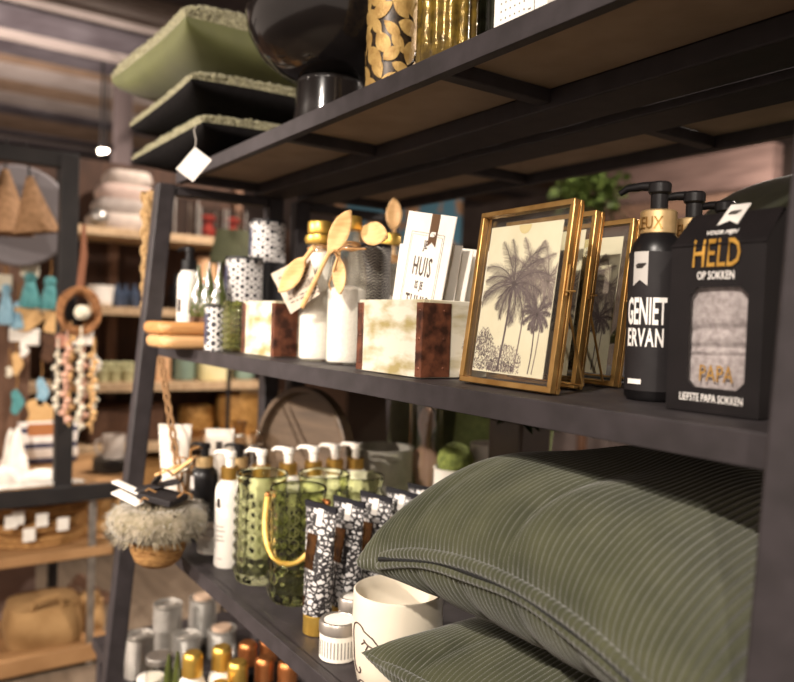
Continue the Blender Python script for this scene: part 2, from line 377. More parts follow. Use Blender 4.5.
# ------------------------------------------------------------------ sock gift box
def sock_box():
    t = thing('gift_box', 'black gift box of grey socks lettered HELD and PAPA', 'box', (-.421, .585, MID+.0004), R(2))
    W, D, H, HT, DT = .086, .052, .147, .176, .030                 # front height, gable top, depth of the slope
    M_box = mat('black_card', '#151213', .5, 0, '#1a1617', 30, spec=.3)
    x0, x1, z0, z1, c = .0195, .0725, .0215, .109, .007                 # octagonal window
    out = [(0, 0), (W, 0), (W, H), (0, H)]
    inn = [(x0+c, z0), (x1-c, z0), (x1, z0+c), (x1, z1-c), (x1-c, z1), (x0+c, z1), (x0, z1-c), (x0, z0+c)]
    mb = MB(); V = [(a, 0, b) for a, b in out]+[(a, 0, b) for a, b in inn]; n = 4
    F = [(0, 1, n+1, n+0), (1, n+2, n+1), (1, 2, n+3, n+2), (2, n+4, n+3), (2, 3, n+5, n+4), (3, n+6, n+5), (3, 0, n+7, n+6), (0, n+0, n+7)]
    mb.add(V, F)
    mb.add([(a, .004, b) for a, b in inn]+[(a, 0, b) for a, b in inn], [(i, (i+1) % 8, 8+(i+1) % 8, 8+i) for i in range(8)])
    obj('front_panel', mb, M_box, t, smooth=0)
    mb = MB(); 
    mb.add([(W, 0, 0), (W, D, 0), (W, D, HT), (W, DT, HT), (W, 0, H)], [(0, 1, 2, 3, 4)]); mb.add([(0, 0, 0), (0, D, 0), (0, D, HT), (0, DT, HT), (0, 0, H)], [(4, 3, 2, 1, 0)])
    mb.add([(0, D, 0), (W, D, 0), (W, D, HT), (0, D, HT)], [(0, 1, 2, 3)]); mb.add([(0, 0, 0), (W, 0, 0), (W, D, 0), (0, D, 0)], [(3, 2, 1, 0)])
    mb.add([(0, DT, HT), (W, DT, HT), (W, D, HT), (0, D, HT)], [(0, 1, 2, 3)])
    obj('carton', mb, M_box, t, smooth=0)
    o = obj('lid_flap', MB().hexa([(-.001, -.0012, H-.002), (W+.001, -.0012, H-.002), (W+.001, .0006, H), (-.001, .0006, H), (.002, DT-.001, HT), (W-.002, DT-.001, HT), (W-.002, DT+.001, HT+.001), (.002, DT+.001, HT+.001)]), M_box, t, bevel=.0004)
    # the socks behind the window, gently folded
    M_sock = mat('grey_knit', '#b5abb0', .95, 0, '#93898d', 200, .5, 900)
    def sf(u, v):
        zz = z0-.004+(z1-z0+.008)*v; xx = x0-.004+(x1-x0+.008)*u
        f = .0024*math.exp(-((zz-.071-.004*u)/.004)**2)+.0026*math.exp(-((zz-.056-.002*u)/.003)**2)+.0026*math.exp(-((zz-.049-.002*u)/.0025)**2)
        return (xx, .0085-.004*math.sin(PI*u)*.8+f, zz)
    s = obj('sock', MB().grid(sf, 24, 60), M_sock, t)
    obj('sock_lettering', shift(text_mb('PAPA', .0205, .66, spacing=1.0), (x0+x1)/2, .0015, .0275), M_goldtext, s)
    obj('film_window', MB().add([(a, .0008, b) for a, b in inn], [tuple(range(8))]), M_clear, t, smooth=0)
    obj('lettering', shift(text_mb('LIEFSTE PAPA SOKKEN', .0098, .60), .043, -.0004, .0095), M_whiteprint, t)
    obj('lettering', shift(text_mb('OP SOKKEN', .0102, .62), .043, -.0004, .1155), M_whiteprint, t)
    g = shift(text_mb('HELD', .0335, .55, bold=.0002), .043, -.0004, 0)
    sl = math.atan2(DT, HT-H)
    def warp(zc):                                                     # wraps lettering over the fold at z = H
        def f(a, b, c):
            zz = c+zc
            if zz <= H: return (a, b-.0012, zz)
            d = zz-H; return (a, d*math.sin(sl)+(b-.0014)*math.cos(sl), H+d*math.cos(sl)-(b-.0014)*math.sin(sl))
        return f
    obj('gold_lettering', g.map(warp(.1265)), M_goldtext, t)
    obj('lid_lettering', shift(text_mb('VOOR MIJN', .0082, .68), .043, -.0004, 0).map(warp(.1560)), M_whiteprint, t)
    rb = shift(ribbon_mb(.019, .030, .006, -.0006), .043, 0, 0).map(warp(.1685)); p = obj('pale_banner', rb, mat('banner_light', '#cfc9c2', .6), t)
    em = MB()
    for k in range(4): em.tube([(.043+.005*math.cos(q), -.0014, .013+.0024*math.sin(q+k*.6)) for q in np.linspace(0, 5.5, 10)], .0004, 4)
    obj('emblem', em.map(warp(.1725)), M_print, p)
sock_box()

# ------------------------------------------------------------------ brass photo frames with palm prints
M_ink = mat('sepia_ink', '#4f4346', .85, 0, '#62565a', 90)
M_ink2 = mat('pale_sepia_ink', '#877a78', .85, 0, '#756866', 90)
def palm_art(W, H):
    """engraved-looking palms drawn as fine ink strips on the card; x 0..W, z 0..H"""
    rg = random.Random(5); mb = MB(); mb2 = MB()
    def strip(target, a, b, w0, w1, y):
        d = Vector((b[0]-a[0], b[1]-a[1])); L = d.length
        if L < 1e-6: return
        n = Vector((-d.y, d.x))/L
        target.add([(a[0]-n.x*w0, y, a[1]-n.y*w0), (b[0]-n.x*w1, y, b[1]-n.y*w1), (b[0]+n.x*w1, y, b[1]+n.y*w1), (a[0]+n.x*w0, y, a[1]+n.y*w0)], [(0, 1, 2, 3)])
    def frond(t, cx, cz, ang, ln, droop, y, wid=.12):
        p = (cx, cz); n = 22; pts = [p]; a = ang
        for i in range(n):
            a2 = a + droop*((i+1)/n)**1.3*(1 if math.cos(ang) < 0 else -1)
            p = (p[0]+math.cos(a2)*ln/n, p[1]+math.sin(a2)*ln/n); pts.append(p)
        for i in range(n):
            q0, q1 = pts[i], pts[i+1]; strip(t, q0, q1, .0006*(1-i/n)+.0001, .0006*(1-(i+1)/n)+.0001, y)
            if i < 2: continue
            dx, dz = q1[0]-q0[0], q1[1]-q0[1]; da = math.atan2(dz, dx)
            for sgn in (-1, 1):
                for h in (0, .5):
                    s = (i+h)/n; ll = ln*wid*1.75*math.sin(PI*min(1, .15+s*.85))**.7*rg.uniform(.75, 1.1)*.92+.0015
                    o = (q0[0]+dx*h, q0[1]+dz*h); w = da+sgn*rg.uniform(.5, .8)
                    e = (o[0]+math.cos(w)*ll, o[1]+math.sin(w)*ll-ll*.25)
                    strip(t, o, e, .00023, .00006, y-.00001*rg.random())
    def palm(t, x0, z0, x1, z1, cr_, n, y, tw, angs=None):
        m = 14; pr = (x0, z0)
        for i in range(1, m+1):
            s = i/m; q = (x0+(x1-x0)*s+.001*math.sin(s*5), z0+(z1-z0)*s); strip(t, pr, q, tw, tw*(.98), y); pr = q
        for i in range(n):
            a = R(-62)+i*R(304)/(n-1)+rg.uniform(-.09, .09)
            frond(t, x1, z1, a, cr_*rg.uniform(.8, 1.06)*(1.0 if math.sin(a) > -.3 else .85), rg.uniform(.7, 1.3) if abs(math.cos(a)) > .35 else .45, y, .13)
        for i in range(26): 
            a = rg.uniform(0, 2*PI); d = rg.uniform(0, .09)*cr_*1.6; strip(t, (x1, z1-.002), (x1+math.cos(a)*d, z1-.002+math.sin(a)*d), .0009, .0006, y)
    palm(mb, W*.37, H*.02, W*.45, H*.60, .060, 17, -.0005, .0016)
    palm(mb2, W*.60, H*.02, W*.66, H*.66, .045, 12, -.00045, .0011)
    palm(mb2, W*.85, H*.02, W*.90, H*.62, .045, 13, -.0004, .0008)
    palm(mb, W*.80, H*.02, W*.82, H*.40, .026, 12, -.00048, .0009)
    def bush(t, cx, cz, rx, rz, n, y):
        for i in range(n):
            a = rg.uniform(0, 2*PI); d = math.sqrt(rg.random()); x_, z_ = cx+math.cos(a)*d*rx, cz+math.sin(a)*d*rz
            if z_ < .001 or x_ < .001: continue
            w = rg.uniform(.5, 2.6); s = rg.uniform(.0012, .003)
            strip(t, (x_, z_), (x_+math.cos(w)*s, z_+math.sin(w)*s), .0006, .0003, y-.00002*rg.random())
    bush(mb, W*.13, H*.10, W*.17, H*.17, 620, -.0004); bush(mb2, W*.12, H*.2, W*.12, H*.10, 180, -.00035); bush(mb2, W*.44, H*.07, W*.26, H*.12, 620, -.00042); bush(mb, W*.40, H*.04, W*.2, H*.06, 260, -.0005)
    ok = lambda t: t.map(lambda a, b, c: (min(max(a, .0005), W-.0005), b, min(max(c, .0005), H-.0005)))
    return ok(mb), ok(mb2)
FW, FH = .155, .204
def photo_frame(label, loc, rz=0., lean=R(7)):
    t = thing('photo_frame', label, 'picture frame', loc, 0, 'brass picture frames with palm prints', rot=(-lean, 0, rz))
    b = .0031
    def ring(y0, y1, bb):
        m_ = MB(); m_.box(0, FW, y0, y1, 0, 2*bb); m_.box(0, FW, y0, y1, FH-2*bb, FH); m_.box(0, 2*bb, y0, y1, 2*bb, FH-2*bb); m_.box(FW-2*bb, FW, y0, y1, 2*bb, FH-2*bb); return m_
    obj('front_rim', ring(-.004, .004, b), M_gold, t, bevel=.0009)
    obj('back_rim', ring(.0055, .010, b*.8), M_gold, t, bevel=.0007)
    obj('glass_pane', MB().box(2*b, FW-2*b, -.0022, -.0016, 2*b, FH-2*b), M_pane, t, smooth=0)
    obj('glass_pane', MB().box(2*b, FW-2*b, .0062, .0068, 2*b, FH-2*b), M_pane, t, smooth=0)
    W, H = .120, .170
    card = obj('printed_card', MB().box(0, W, .0008, .0013, 0, H), M_cream, t, (.0165, 0, .015), (0, R(.6), 0), smooth=0)
    a, c = palm_art(W, H)
    ink1 = obj('palm_print', shift(a, 0, .0010, 0), M_ink, card, smooth=0)
    ink2 = obj('distant_palm_print', shift(c, 0, .0010, 0), M_ink2, card, smooth=0)
    s = MB(); s.lathe([(0, 0), (.0105, 0), (.0105, .0004), (0, .0004)], 20, a0=PI, a1=2*PI)
    s.map(lambda a_, b_, c_: (W*.5+a_, .0005-c_*0, H-.0005+b_)); obj('card_notch', s, mat('notch_shade', '#c9b98d', .8), card, smooth=0)
    h = MB(); h.tube([(FW+.0015, 0, FH*.50), (FW+.0015, .0, FH*.66)], .0013, 8); h.tube([(FW+.0015, -.002, FH*.52), (FW+.009, .004, FH*.525), (FW+.002, .009, FH*.53)], .0012, 6)
    obj('clasp', h, M_gold, t)
    st = MB(); zt = FH*.52; k = math.tan(lean)
    st.tube([(FW*.93, .0105, zt), (FW*.90, .058, .0065+.058*k), (FW*.80, .0605, .0065+.0605*k), (FW*.2, .0605, .0065+.0605*k), (FW*.10, .058, .0065+.058*k), (FW*.07, .0105, zt)], .0014, 8)
    obj('wire_stand', st, M_gold, t)
    return t
f1 = photo_frame('front brass frame showing the whole sepia palm print', (-.6955, .571, MID+.0016), R(-2.5))
for lab, (x, y) in (('middle brass frame, mostly hidden behind the front palm frame', (-.733, .646)), ('rear brass frame standing nearest the black pump bottle', (-.741, .722))):
    dup(f1, (x, y, MID+.0016), label=lab).rotation_euler = (-R(7), 0, R(-2))

# ------------------------------------------------------------------ wooden crates and their contents
def crate(label, x0, x1, y0, y1, h, group='limewashed wooden crates with rusty corners'):
    w, d = x1-x0, y1-y0; th = .008
    t = thing('wooden_crate', label, 'crate', (x0, y0, MID+.0005), 0, group)
    for nm, b in (('side_board', (0, w, 0, th)), ('side_board', (0, w, d-th, d)), ('side_board', (0, th, th, d-th)), ('side_board', (w-th, w, th, d-th))):
        obj(nm, MB().box(b[0], b[1], b[2], b[3], 0, h), M_crate, t, bevel=.0012)
    obj('base_board', MB().box(th, w-th, th, d-th, .002, .009), M_crate, t)
    fl, fs = .013, .044; e = .0012
    for cx_, sx in ((0, 1), (w, -1)):
        for cy, sy in ((0, 1), (d, -1)):
            m_ = MB(); a = sorted((cx_-sx*e, cx_+sx*fl)); b = sorted((cy-sy*e, cy)); m_.box(a[0], a[1], b[0], b[1], .001, h-.004)
            a = sorted((cx_-sx*e, cx_)); b = sorted((cy-sy*e, cy+sy*fs)); m_.box(a[0], a[1], b[0], b[1], .001, h-.004)
            br = obj('corner_bracket', m_, M_rust, t, bevel=.0005)
            rv = MB()
            for zz in (.012, h*.5, h-.014):
                rv.ball((cx_+sx*.006, cy-sy*e, zz), .0022, .0012, .0022, 10, 6); rv.ball((cx_-sx*e, cy+sy*.033, zz), .0012, .0022, .0022, 10, 6)
            obj('rivet', rv, M_rust, br)
    return t
c2 = crate('wooden crate full of upright cards, beside the front palm frame', -.905, -.752, .552, .71, .099)
hd = MB(); hd.tube([(.1535, .085, .078), (.158, .086, .096), (.166, .09, .100), (.1675, .098, .092), (.164, .104, .074), (.1645, .108, .060)], .0028, 8)
hd.tube([(.1535, .118, .078), (.159, .118, .094), (.165, .112, .098), (.1665, .104, .088)], .0028, 8); hd.ball((.1655, .106, .066), .0055, .0055, .006, 10, 8)
obj('rope_handle', hd, M_twine, c2)
crate('smaller-looking wooden crate left of the two salt bottles', -1.345, -1.203, .562, .70, .099)

def price_tag(name, label, corners, m, marks=0, group=None):
    """a card given by four corner points (top-left, top-right, bottom-right, bottom-left)"""
    p = [Vector(c) for c in corners]; c = sum(p, Vector())/4; t = thing(name, label, 'tag', tuple(c), group=group)
    n = (p[1]-p[0]).cross(p[3]-p[0]).normalized()
    obj('card', MB().poly([q-c+n*.0003 for q in p], n*-.0006), m, t, smooth=0)
    if marks:
        rg = random.Random(marks); bars = MB()
        ex, ey = (p[1]-p[0]), (p[3]-p[0])
        def q(u, v): return p[0]+ex*u+ey*v-c
        s = -1 if n.dot(Vector((0, 0, ZC))-c) > 0 else 1
        for sg in (1,):
            off = n*(.0008 if n.dot(Vector((0, 0, ZC))-c) > 0 else -.0008)
            for v in (.16, .24, .31, .38, .68, .76): 
                u = .12
                while u < .8:
                    w = rg.uniform(.03, .12); bars.add([q(u, v)+off, q(u+w, v)+off, q(u+w, v+.035)+off, q(u, v+.035)+off], [(0, 1, 2, 3)]); u += w+.04
            u = .16
            while u < .84:
                w = rg.choice((.012, .02, .03)); bars.add([q(u, .46)+off, q(u+w, .46)+off, q(u+w, .61)+off, q(u, .61)+off], [(0, 1, 2, 3)]); u += w+rg.choice((.012, .02))
        obj('print_lines', bars, mat('tag_print', '#6f655c', .8), t, smooth=0)
    return t
M_tag = mat('tag_card', '#bdb0a0', .8, 0, '#b1a391', 40)
Y = .600
price_tag('price_tag', 'pale barcode tag hanging on twine between crate and front frame', [on_y(450, 322, .628), on_y(478, 338, .620), on_y(463, 377, .612), on_y(432, 346, .618)], M_tag, 3)

# greeting cards filed in the crate
def greet(label, x0, z0, w, h, y0, lean, twist, front=False, th=.0016, roll=0., group='white greeting cards filed in the crate'):
    t = thing('greeting_card', label, 'card', (x0, y0, z0), group=group, rot=(-lean, roll, twist))
    obj('card_stock', MB().box(0, w, 0, th, 0, h), M_paper, t, smooth=0)
    if front:
        y = -.0005; ln = MB()
        for o_, wd in ((.0, .0005), (.0035, .0003)):
            a0, a1, b0, b1 = .016+o_, w-.016-o_, -.01, h-.026-o_
            for bx in ((a0, a0+wd, 0, b1), (a1-wd, a1, 0, b1), (a0, a1, b1-wd, b1)): ln.box(bx[0], bx[1], y, y+.0004, bx[2], bx[3])
        obj('border_lines', ln, M_print, t, smooth=0)
        rb = MB().add([(w*.53, y-.0003, h), (w*.53+.018, y-.0003, h), (w*.53+.018, y-.0003, h-.043), (w*.53+.009, y-.0003, h-.037), (w*.53, y-.0003, h-.043)], [(0, 1, 2, 3, 4)])
        p = obj('brown_banner', rb, mat('brown_ribbon', '#5f452f', .6), t, smooth=0)
        em = MB()
        for k in range(4): em.tube([(w*.53+.009+.0055*math.cos(q), y-.0006, h-.027+.003*math.sin(q+k*.5)) for q in np.linspace(0, 5.5, 10)], .0005, 4)
        obj('emblem', em, M_whiteprint, p)
        tx = MB()
        for s, sz, zz, sx in (('JE', .016, .150, .6), ('HUIS', .036, .114, .50), ('IS JE', .015, .096, .6), ('THUIS', .034, .064, .5)): tx.merge(shift(text_mb(s, sz, sx, bold=.0003, spacing=1.15), w*.5, y, zz))
        obj('lettering', tx, mat('card_ink', '#4f443c', .8), t, smooth=0)
    return t
greet('white card reading HUIS with brown banner, front of the crate', -.884, MID+.030, .107, .197, .583, R(3), 0, True, roll=R(10))
greet('lower white card peeking out left behind the HUIS card', -.8955, MID+.024, .105, .158, .592, R(3), 0, roll=R(6))
cl = ['thin white card filed just behind the HUIS card', 'second of the white cards fanned out behind the HUIS card', 'third of the white cards fanned out behind the HUIS card', 'fourth of the white cards fanned out behind the HUIS card', 'white card filed rearmost in the crate, nearest the frames']
for i in range(5):
    greet(cl[i], -.889+.002*(i % 2), MID+.027, .109, .158-.005*(i % 3), .606+.0155*i, R(4+1.2*i), R(1.5-i), roll=R(6+.5*i))

def projx(p):
    d = np.array(p, float)-np.array([0, 0, ZC]); return 397+FPX*(d@cr)/(d@cf)
def X_at(px, Y, z):
    """x of the point at depth row Y and height z that lies on the sight line through column px"""
    a, b = -6., 0.
    for _ in range(60):
        mdl = (a+b)/2
        if projx((mdl, Y, z)) < px: a = mdl
        else: b = mdl
    return (a+b)/2

# ------------------------------------------------------------------ salt bottles, spoons, tags on the middle shelf
def salt_bottle(label, loc, fill=.128, r=.0315, group='salt bottles with gold caps'):
    t = thing('salt_bottle', label, 'bottle', loc, group=group)
    o = [(0, .0005), (r-.003, .0005), (r, .004), (r, .135), (r*.93, .150), (r*.70, .178), (r*.56, .196), (r*.52, .222)]
    obj('glass', MB().lathe(o, 40), pane_mat('salt_glass', '#fbfaf4', 1.6, '#f4f0e6', .10) if 'salt_glass' not in MATS else MATS['salt_glass'], t)
    ro = lambda z: float(np.interp(z, [.004, .135, .150, .178, .196, .222], [r, r, r*.93, r*.70, r*.56, r*.52]))-.002
    i = [(0, .004), (r-.0035, .004)]+[(ro(q), q) for q in np.linspace(.007, fill, 14)]+[(ro(fill)*.5, fill+.006), (0, fill+.003)]
    obj('salt_filling', MB().lathe(i, 40, wob=lambda q, z, a: q*(1+.03*math.sin(3*a+2)*(z > .1))), M_salt, t)
    obj('screw_cap', MB().lathe([(0, .224), (r*.55, .224), (r*.58, .213), (r*.64, .2125), (r*.66, .215), (r*.66, .231), (r*.6, .2335), (r*.3, .2345), (0, .2345)], 36), M_goldcap, t)
    w_ = MB()
    for k in range(3): w_.tube([(r*.60*math.cos(a), r*.60*math.sin(a), .184+.003*k+.002*math.sin(2*a+k)) for a in np.linspace(0, 2*PI, 26)[:-1]], .0016, 6, closed=True)
    obj('twine_wrap', w_, M_twine, t)
    return t
sa = salt_bottle('left salt bottle with a fat gold collar, half behind its neighbour', (X_at(316, .600, MID), .600, MID), .185)
mb = MB().lathe([(.016, .194), (.0235, .196), (.0255, .203), (.0235, .210), (.016, .2115)], 36); obj('gold_collar', mb, M_goldcap, sa)
salt_bottle('right salt bottle beside the card crate, spoon tied across it', (X_at(344.5, .603, MID), .603, MID), .118)
salt_bottle('third gold-capped bottle standing behind the patterned tin', (X_at(386, .775, MID), .775, MID), .11)

def spoon(label, a, b, w, normal, m=None, fr=.42, name='wooden_spoon', group='small wooden spoons tied to the bottles'):
    """a = tip of the bowl, b = end of the handle; w = bowl width"""
    a, b = Vector(a), Vector(b); ax = (b-a); L = ax.length; ax.normalize(); n = Vector(normal); n = (n-ax*n.dot(ax)).normalized(); sx = ax.cross(n)
    mb = MB(); K = 24; N_ = 14
    def prof(s):                                                         # half-width, half-thickness along the spoon
        if s < fr: q = s/fr; h = w/2*math.sin(PI*min(1, q*.96+.02))**.62*(.86+.14*q); return max(h, .0035 if q > .5 else .0005), .0038
        return .0035+.0012*((s-fr)/(1-fr)), .0026
    rings = []
    for k in range(K+1):
        s = k/K; hw, ht = prof(s); dish = 0.
        if s < fr: dish = -.005*math.sin(PI*s/fr)
        ring = []
        for j in range(N_):
            q = 2*PI*j/N_; u = math.cos(q)*hw; v = math.sin(q)*ht
            if math.sin(q) > 0 and s < fr: v = ht*math.sin(q) - .0062*math.sin(PI*s/fr)*(1-abs(math.cos(q)))*1.2
            ring.append(a+ax*(L*s)+sx*u+n*(v))
        rings.append(ring)
    vs = [p for r_ in rings for p in r_]; fs = [(k*N_+j, k*N_+(j+1) % N_, (k+1)*N_+(j+1) % N_, (k+1)*N_+j) for k in range(K) for j in range(N_)]
    fs += [tuple(range(N_))[::-1], tuple(K*N_+j for j in range(N_))]
    c = (a+b)/2; mb.add([p-c for p in vs], fs)
    o = obj(name, mb, m or M_woodl, None, tuple(c)); return tag(o, label, 'spoon', group)
VN = (.62, -.78, .05)
def oy(px, py, Y): return Vector(on_y(px, py, Y))
spoon('wooden spoon tied diagonally across the right salt bottle, bowl uppermost', oy(350, 211, .556), oy(302, 307, .548), .036, VN, fr=.40)
spoon('wooden spoon hanging bowl-down to the left of the salt bottles', oy(280, 291, .536), oy(314, 247, .545), .036, VN, fr=.74)
spoon('wooden spoon with its round bowl facing out above the patterned tin', oy(387, 237, .62), oy(352, 228, .62), .040, VN, fr=.72)
spoon('wooden spoon standing upright behind the HUIS card', oy(394, 198, .80), oy(394, 262, .80), .036, VN, fr=.5)
spoon('small wooden spoon slipped down the front of the right salt bottle', oy(340, 294, .563), oy(338, 246, .563), .024, VN, fr=.75)
tw = MB(); P = [oy(333, 250, .559), oy(338, 258, .556), oy(334, 272, .558), oy(329, 284, .559), oy(331, 290, .559)]
c = P[0].copy(); tw.tube([p-c for p in P], .0014, 6); tw.tube([p-c for p in (oy(330, 247, .557), oy(337, 252, .554), oy(343, 249, .556), oy(366, 249, .572))], .0015, 6)
tag(obj('twine_bow', tw, M_twine, None, tuple(c)), 'jute twine knotted round the spoon on the right salt bottle', 'twine')
price_tag('price_tag', 'grey-beige card tag hanging behind the bowl-down spoon', [oy(271, 274, .556), oy(309, 254, .553), oy(320, 294, .556), oy(291, 314, .558)], M_tag, 5)

# patterned tins
M_star = two_tone('star_pattern', star_fac(2*PI/.0185), '#1b1a22', '#d8d4d0', .45, (.31, .45))
M_chev = two_tone('chevron_pattern', chevron_fac, '#17161a', '#cfc8bd', .4, (.68, .73))
M_tinblk = mat('black_tin', '#17171d', .4)
def tin_can(label, loc, r, h, m, lid=M_tinblk, group='black and white patterned tins', rz=0., name='patterned_tin', side=True):
    t = thing(name, label, 'tin', loc, rz, group)
    obj('can_body', MB().cyl(r, 0, h-.006, 48, bev=.0012), m, t)
    obj('lid', MB().cyl(r+.0006, h-.0055, h, 48, bev=.001), lid, t)
    if side: obj('side_label', bend(sheet(-.014, .012, h*.16, h*.80, 10, -.0005), r, R(-8)), mat('navy_label', '#23243a', .5, 0, '#4a4b60', 90), t)
    return t
XB = X_at(267, .735, MID+.2); XA = X_at(244, .655, MID+.15)
tin_can('plain black tin at the bottom of the right tin column', (XB, .735, MID), .041, .098, M_tinblk, group='tins behind the left crate', side=False)
tin_can('plain black tin in the middle of the right tin column', (XB, .735, MID+.0985), .041, .098, M_tinblk, group='tins behind the left crate', side=False)
tin_can('uppermost star-patterned tin, on top of the black tins', (XB, .735, MID+.197), .042, .098, M_star)
tin_can('star-patterned tin at the bottom of the left column behind the crate', (XA, .655, MID), .0405, .100, M_star)
tin_can('star-patterned tin on top of the left column behind the crate', (XA, .655, MID+.1005), .0405, .100, M_star)
tin_can('small star-patterned tin between wooden boards and knobbly green jar', (X_at(216, .545, MID+.04), .545, MID), .0225, .092, M_star)
tin_can('tall dark tin of gold-flecked chevrons behind the right salt bottle', (X_at(369, .69, MID+.15), .690, MID), .037, .202, M_chev, group='chevron tin', side=False)

# green glass on the middle shelf
def glass(name, c, rough=.02, ior=1.35):
    m = mat(name, c, rough, trans=1., ior=ior); return m
M_olive = glass('olive_glass', '#dde2a8', .04, 1.42)
M_bottlegreen = mat('bottle_green', '#343a1e', .12, 0, '#464c24', 30, spec=.8)
def hobnail(k, m, amp, z0, z1):
    def f(r, z, a):
        if r < .01 or not (z0 < z < z1): return r
        return r+amp*max(0., math.cos(k*a+m*z)*math.cos(k*a-m*z))
    return f
def knob_jar(label, loc, r, h):
    pr = [(0, 0), (r-.004, 0), (r-.001, .003)]+[(r-.001, .004+(h-.010)*i/52) for i in range(53)]+[(r, h-.003), (r-.001, h), (r-.004, h)]+[(r-.0055, .006), (0, .006)]
    return tag(obj('knobbly_jar', MB().lathe(pr, 88, wob=hobnail(8, 250, .0042, .006, h-.008)), M_olive, None, loc), label, 'jar')
knob_jar('small knobbly green glass jar left of the smaller crate', (X_at(233, .562, MID+.05), .562, MID), .0205, .100)
gx = ['left one of the three pointed green glass drops with beads', 'middle one of the three pointed green glass drops with beads', 'right one of the three pointed green glass drops, against the tin']
for i, (px, Yy, hh) in enumerate(((198, .566, .125), (208.5, .576, .130), (219, .584, .130))):
    t = thing('glass_drop', gx[i], 'ornament', (X_at(px, Yy, MID+.10), Yy, MID+.0542), group='pointed green glass drops')
    rr = .0205
    obj('drop_body', MB().lathe([(0, .012), (rr*.8, .012), (rr, .022), (rr*.97, .036), (rr*.80, .058), (rr*.5, .084), (rr*.25, .106), (.003, hh), (0, hh+.001)], 28), M_bottlegreen, t)
    obj('foot_block', MB().box(-.014, .014, -.014, .014, 0, .0125), M_darkwood, t, bevel=.002)
    b = MB(); rb = random.Random(i)
    for k in range(26):
        z = .024+.075*k/26; r_ = np.interp(z, [.022, .036, .058, .084, .106], [rr, rr*.97, rr*.78, rr*.5, rr*.25]); a = R(-75)+R(rb.uniform(-45, 60))
        b.ball((r_*math.cos(a), r_*math.sin(a), z), .0022, n=8, m=6)
    obj('beading', b, mat('silver_bead', '#e8e6e0', .12, 1.), t)
pump_bottle('white pump bottle with black pump behind the green glass drops', mat('white_bottle', '#e9e4db', .35, 0, '#e0dad0', 20), M_black, (-1.690, .572, MID), R(20), .0255, .225, 'white bottles', collar=M_black,
            marks=lambda t, r, a: obj('black_emblem', bend(sheet(-.006, .006, .075, .105, 6, -.0006), r, a), M_print, t), spout=R(200))

# boards
for lab, z0_, px in (('lower wooden board lying under another by the left leg', MID, 141), ('upper wooden board lying on another by the left leg', MID+.0275, 140)):
    x0 = on_y(px, 340, .448)[0]; mb = MB(); w_, d_ = .140, .160
    o = [(w_/2-.055*(1-math.cos(q))*0-(w_/2)*0, 0) for q in (0,)]
    pts = []
    for cx_, cy_, a0 in ((w_-.03, .03, -90), (w_-.03, d_-.03, 0), (.03, d_-.03, 90), (.03, .03, 180)):
        for k in range(7): a = R(a0+15*k); pts.append((cx_+.03*math.cos(a), cy_+.03*math.sin(a), 0))
    mb.poly(pts, (0, 0, .0265))
    tag(obj('wooden_board', mb, M_wood if z0_ > MID else mat('ash_wood', '#c9a071', .55, 0, '#b48a5a', 7, .06, 50, stretch=(14, 2, 14)), None, (x0, .448+(.004 if z0_ == MID else 0), z0_+.0003), bevel=.011, seg=5), lab, 'board', 'thick wooden boards stacked')

# ------------------------------------------------------------------ top shelf
def pillow(a, b, ht, hb, nu, nv, pinch=.07, fold=None, rib=None, seed=0, fuzz=0., e=.55, rough=0., arch=0., e2=None):
    """two cushion shells (top, bottom) as vertex grids; u along x, v along y"""
    rg = np.random.default_rng(seed)
    s = np.linspace(-1, 1, nu+1); tt = np.linspace(-1, 1, nv+1)
    warp = (lambda q: np.sin(q*PI/2)) if fuzz else (lambda q: .55*q+.45*np.sin(q*PI/2))
    U, V = np.meshgrid(warp(s), warp(tt))
    X = a*U*(1-pinch*(1-V**2)*np.abs(U)**1.5); Y_ = b*V*(1-pinch*(1-U**2)*np.abs(V)**1.5)
    T0 = np.clip((1-np.abs(U)**2.3)*(1-np.abs(V)**2.3), 0, None)
    ph = rg.uniform(0, 6, 8)
    W = (np.sin(3.1*U+2.3*V+ph[0])+np.sin(5.3*U-3.7*V+ph[1])*.6+np.sin(2*U+6.5*V+ph[2])*.5)*rough
    out = []
    for sgn, h in ((1, ht), (-1, hb)):
        T = T0**(e if sgn > 0 else (e2 or e)); Z = sgn*h*T*(1+W)+arch*((1-U**2)*V**4+(1-V**2)*U**4)
        if fold is not None: Z = Z+fold(U, V, sgn)*np.minimum(1, T*3)
        P = np.stack([X, Y_, Z], -1)
        du = np.gradient(P, axis=1); dv = np.gradient(P, axis=0); n = np.cross(du, dv); n /= np.linalg.norm(n, axis=-1, keepdims=True)+1e-12; n *= sgn
        d = np.zeros_like(X)
        if rib: d = d+rib[1]*(np.abs(np.cos(PI*X/rib[0]+.25*np.sin(9*V+ph[3])))**.8)
        if fuzz and sgn > 0:
            q = rg.normal(size=X.shape); q = (q+np.roll(q, 1, 0)+np.roll(q, 1, 1)+np.roll(q, (1, 1), (0, 1)))/2; d = d+fuzz*q
        edge = np.minimum(1, T*6); P = P+n*(d*edge)[..., None]
        out.append(P)
    return out
def shell(P):
    mb = MB(); nv, nu = P.shape[0], P.shape[1]
    idx = np.arange(nu*nv).reshape(nv, nu)
    f = np.stack([idx[:-1, :-1], idx[:-1, 1:], idx[1:, 1:], idx[1:, :-1]], -1).reshape(-1, 4)
    mb.v = [tuple(p) for p in P.reshape(-1, 3).tolist()]; mb.f = [tuple(q) for q in f.tolist()]; return mb
M_boucle = mat('green_boucle', '#938e70', .95, 0, '#5b573f', 230, 1., 420, fac=(.38, .6), sheen=.1)
M_satin = mat('olive_satin', '#54562f', .5, 0, '#4c4e2a', 12, sheen=.1)
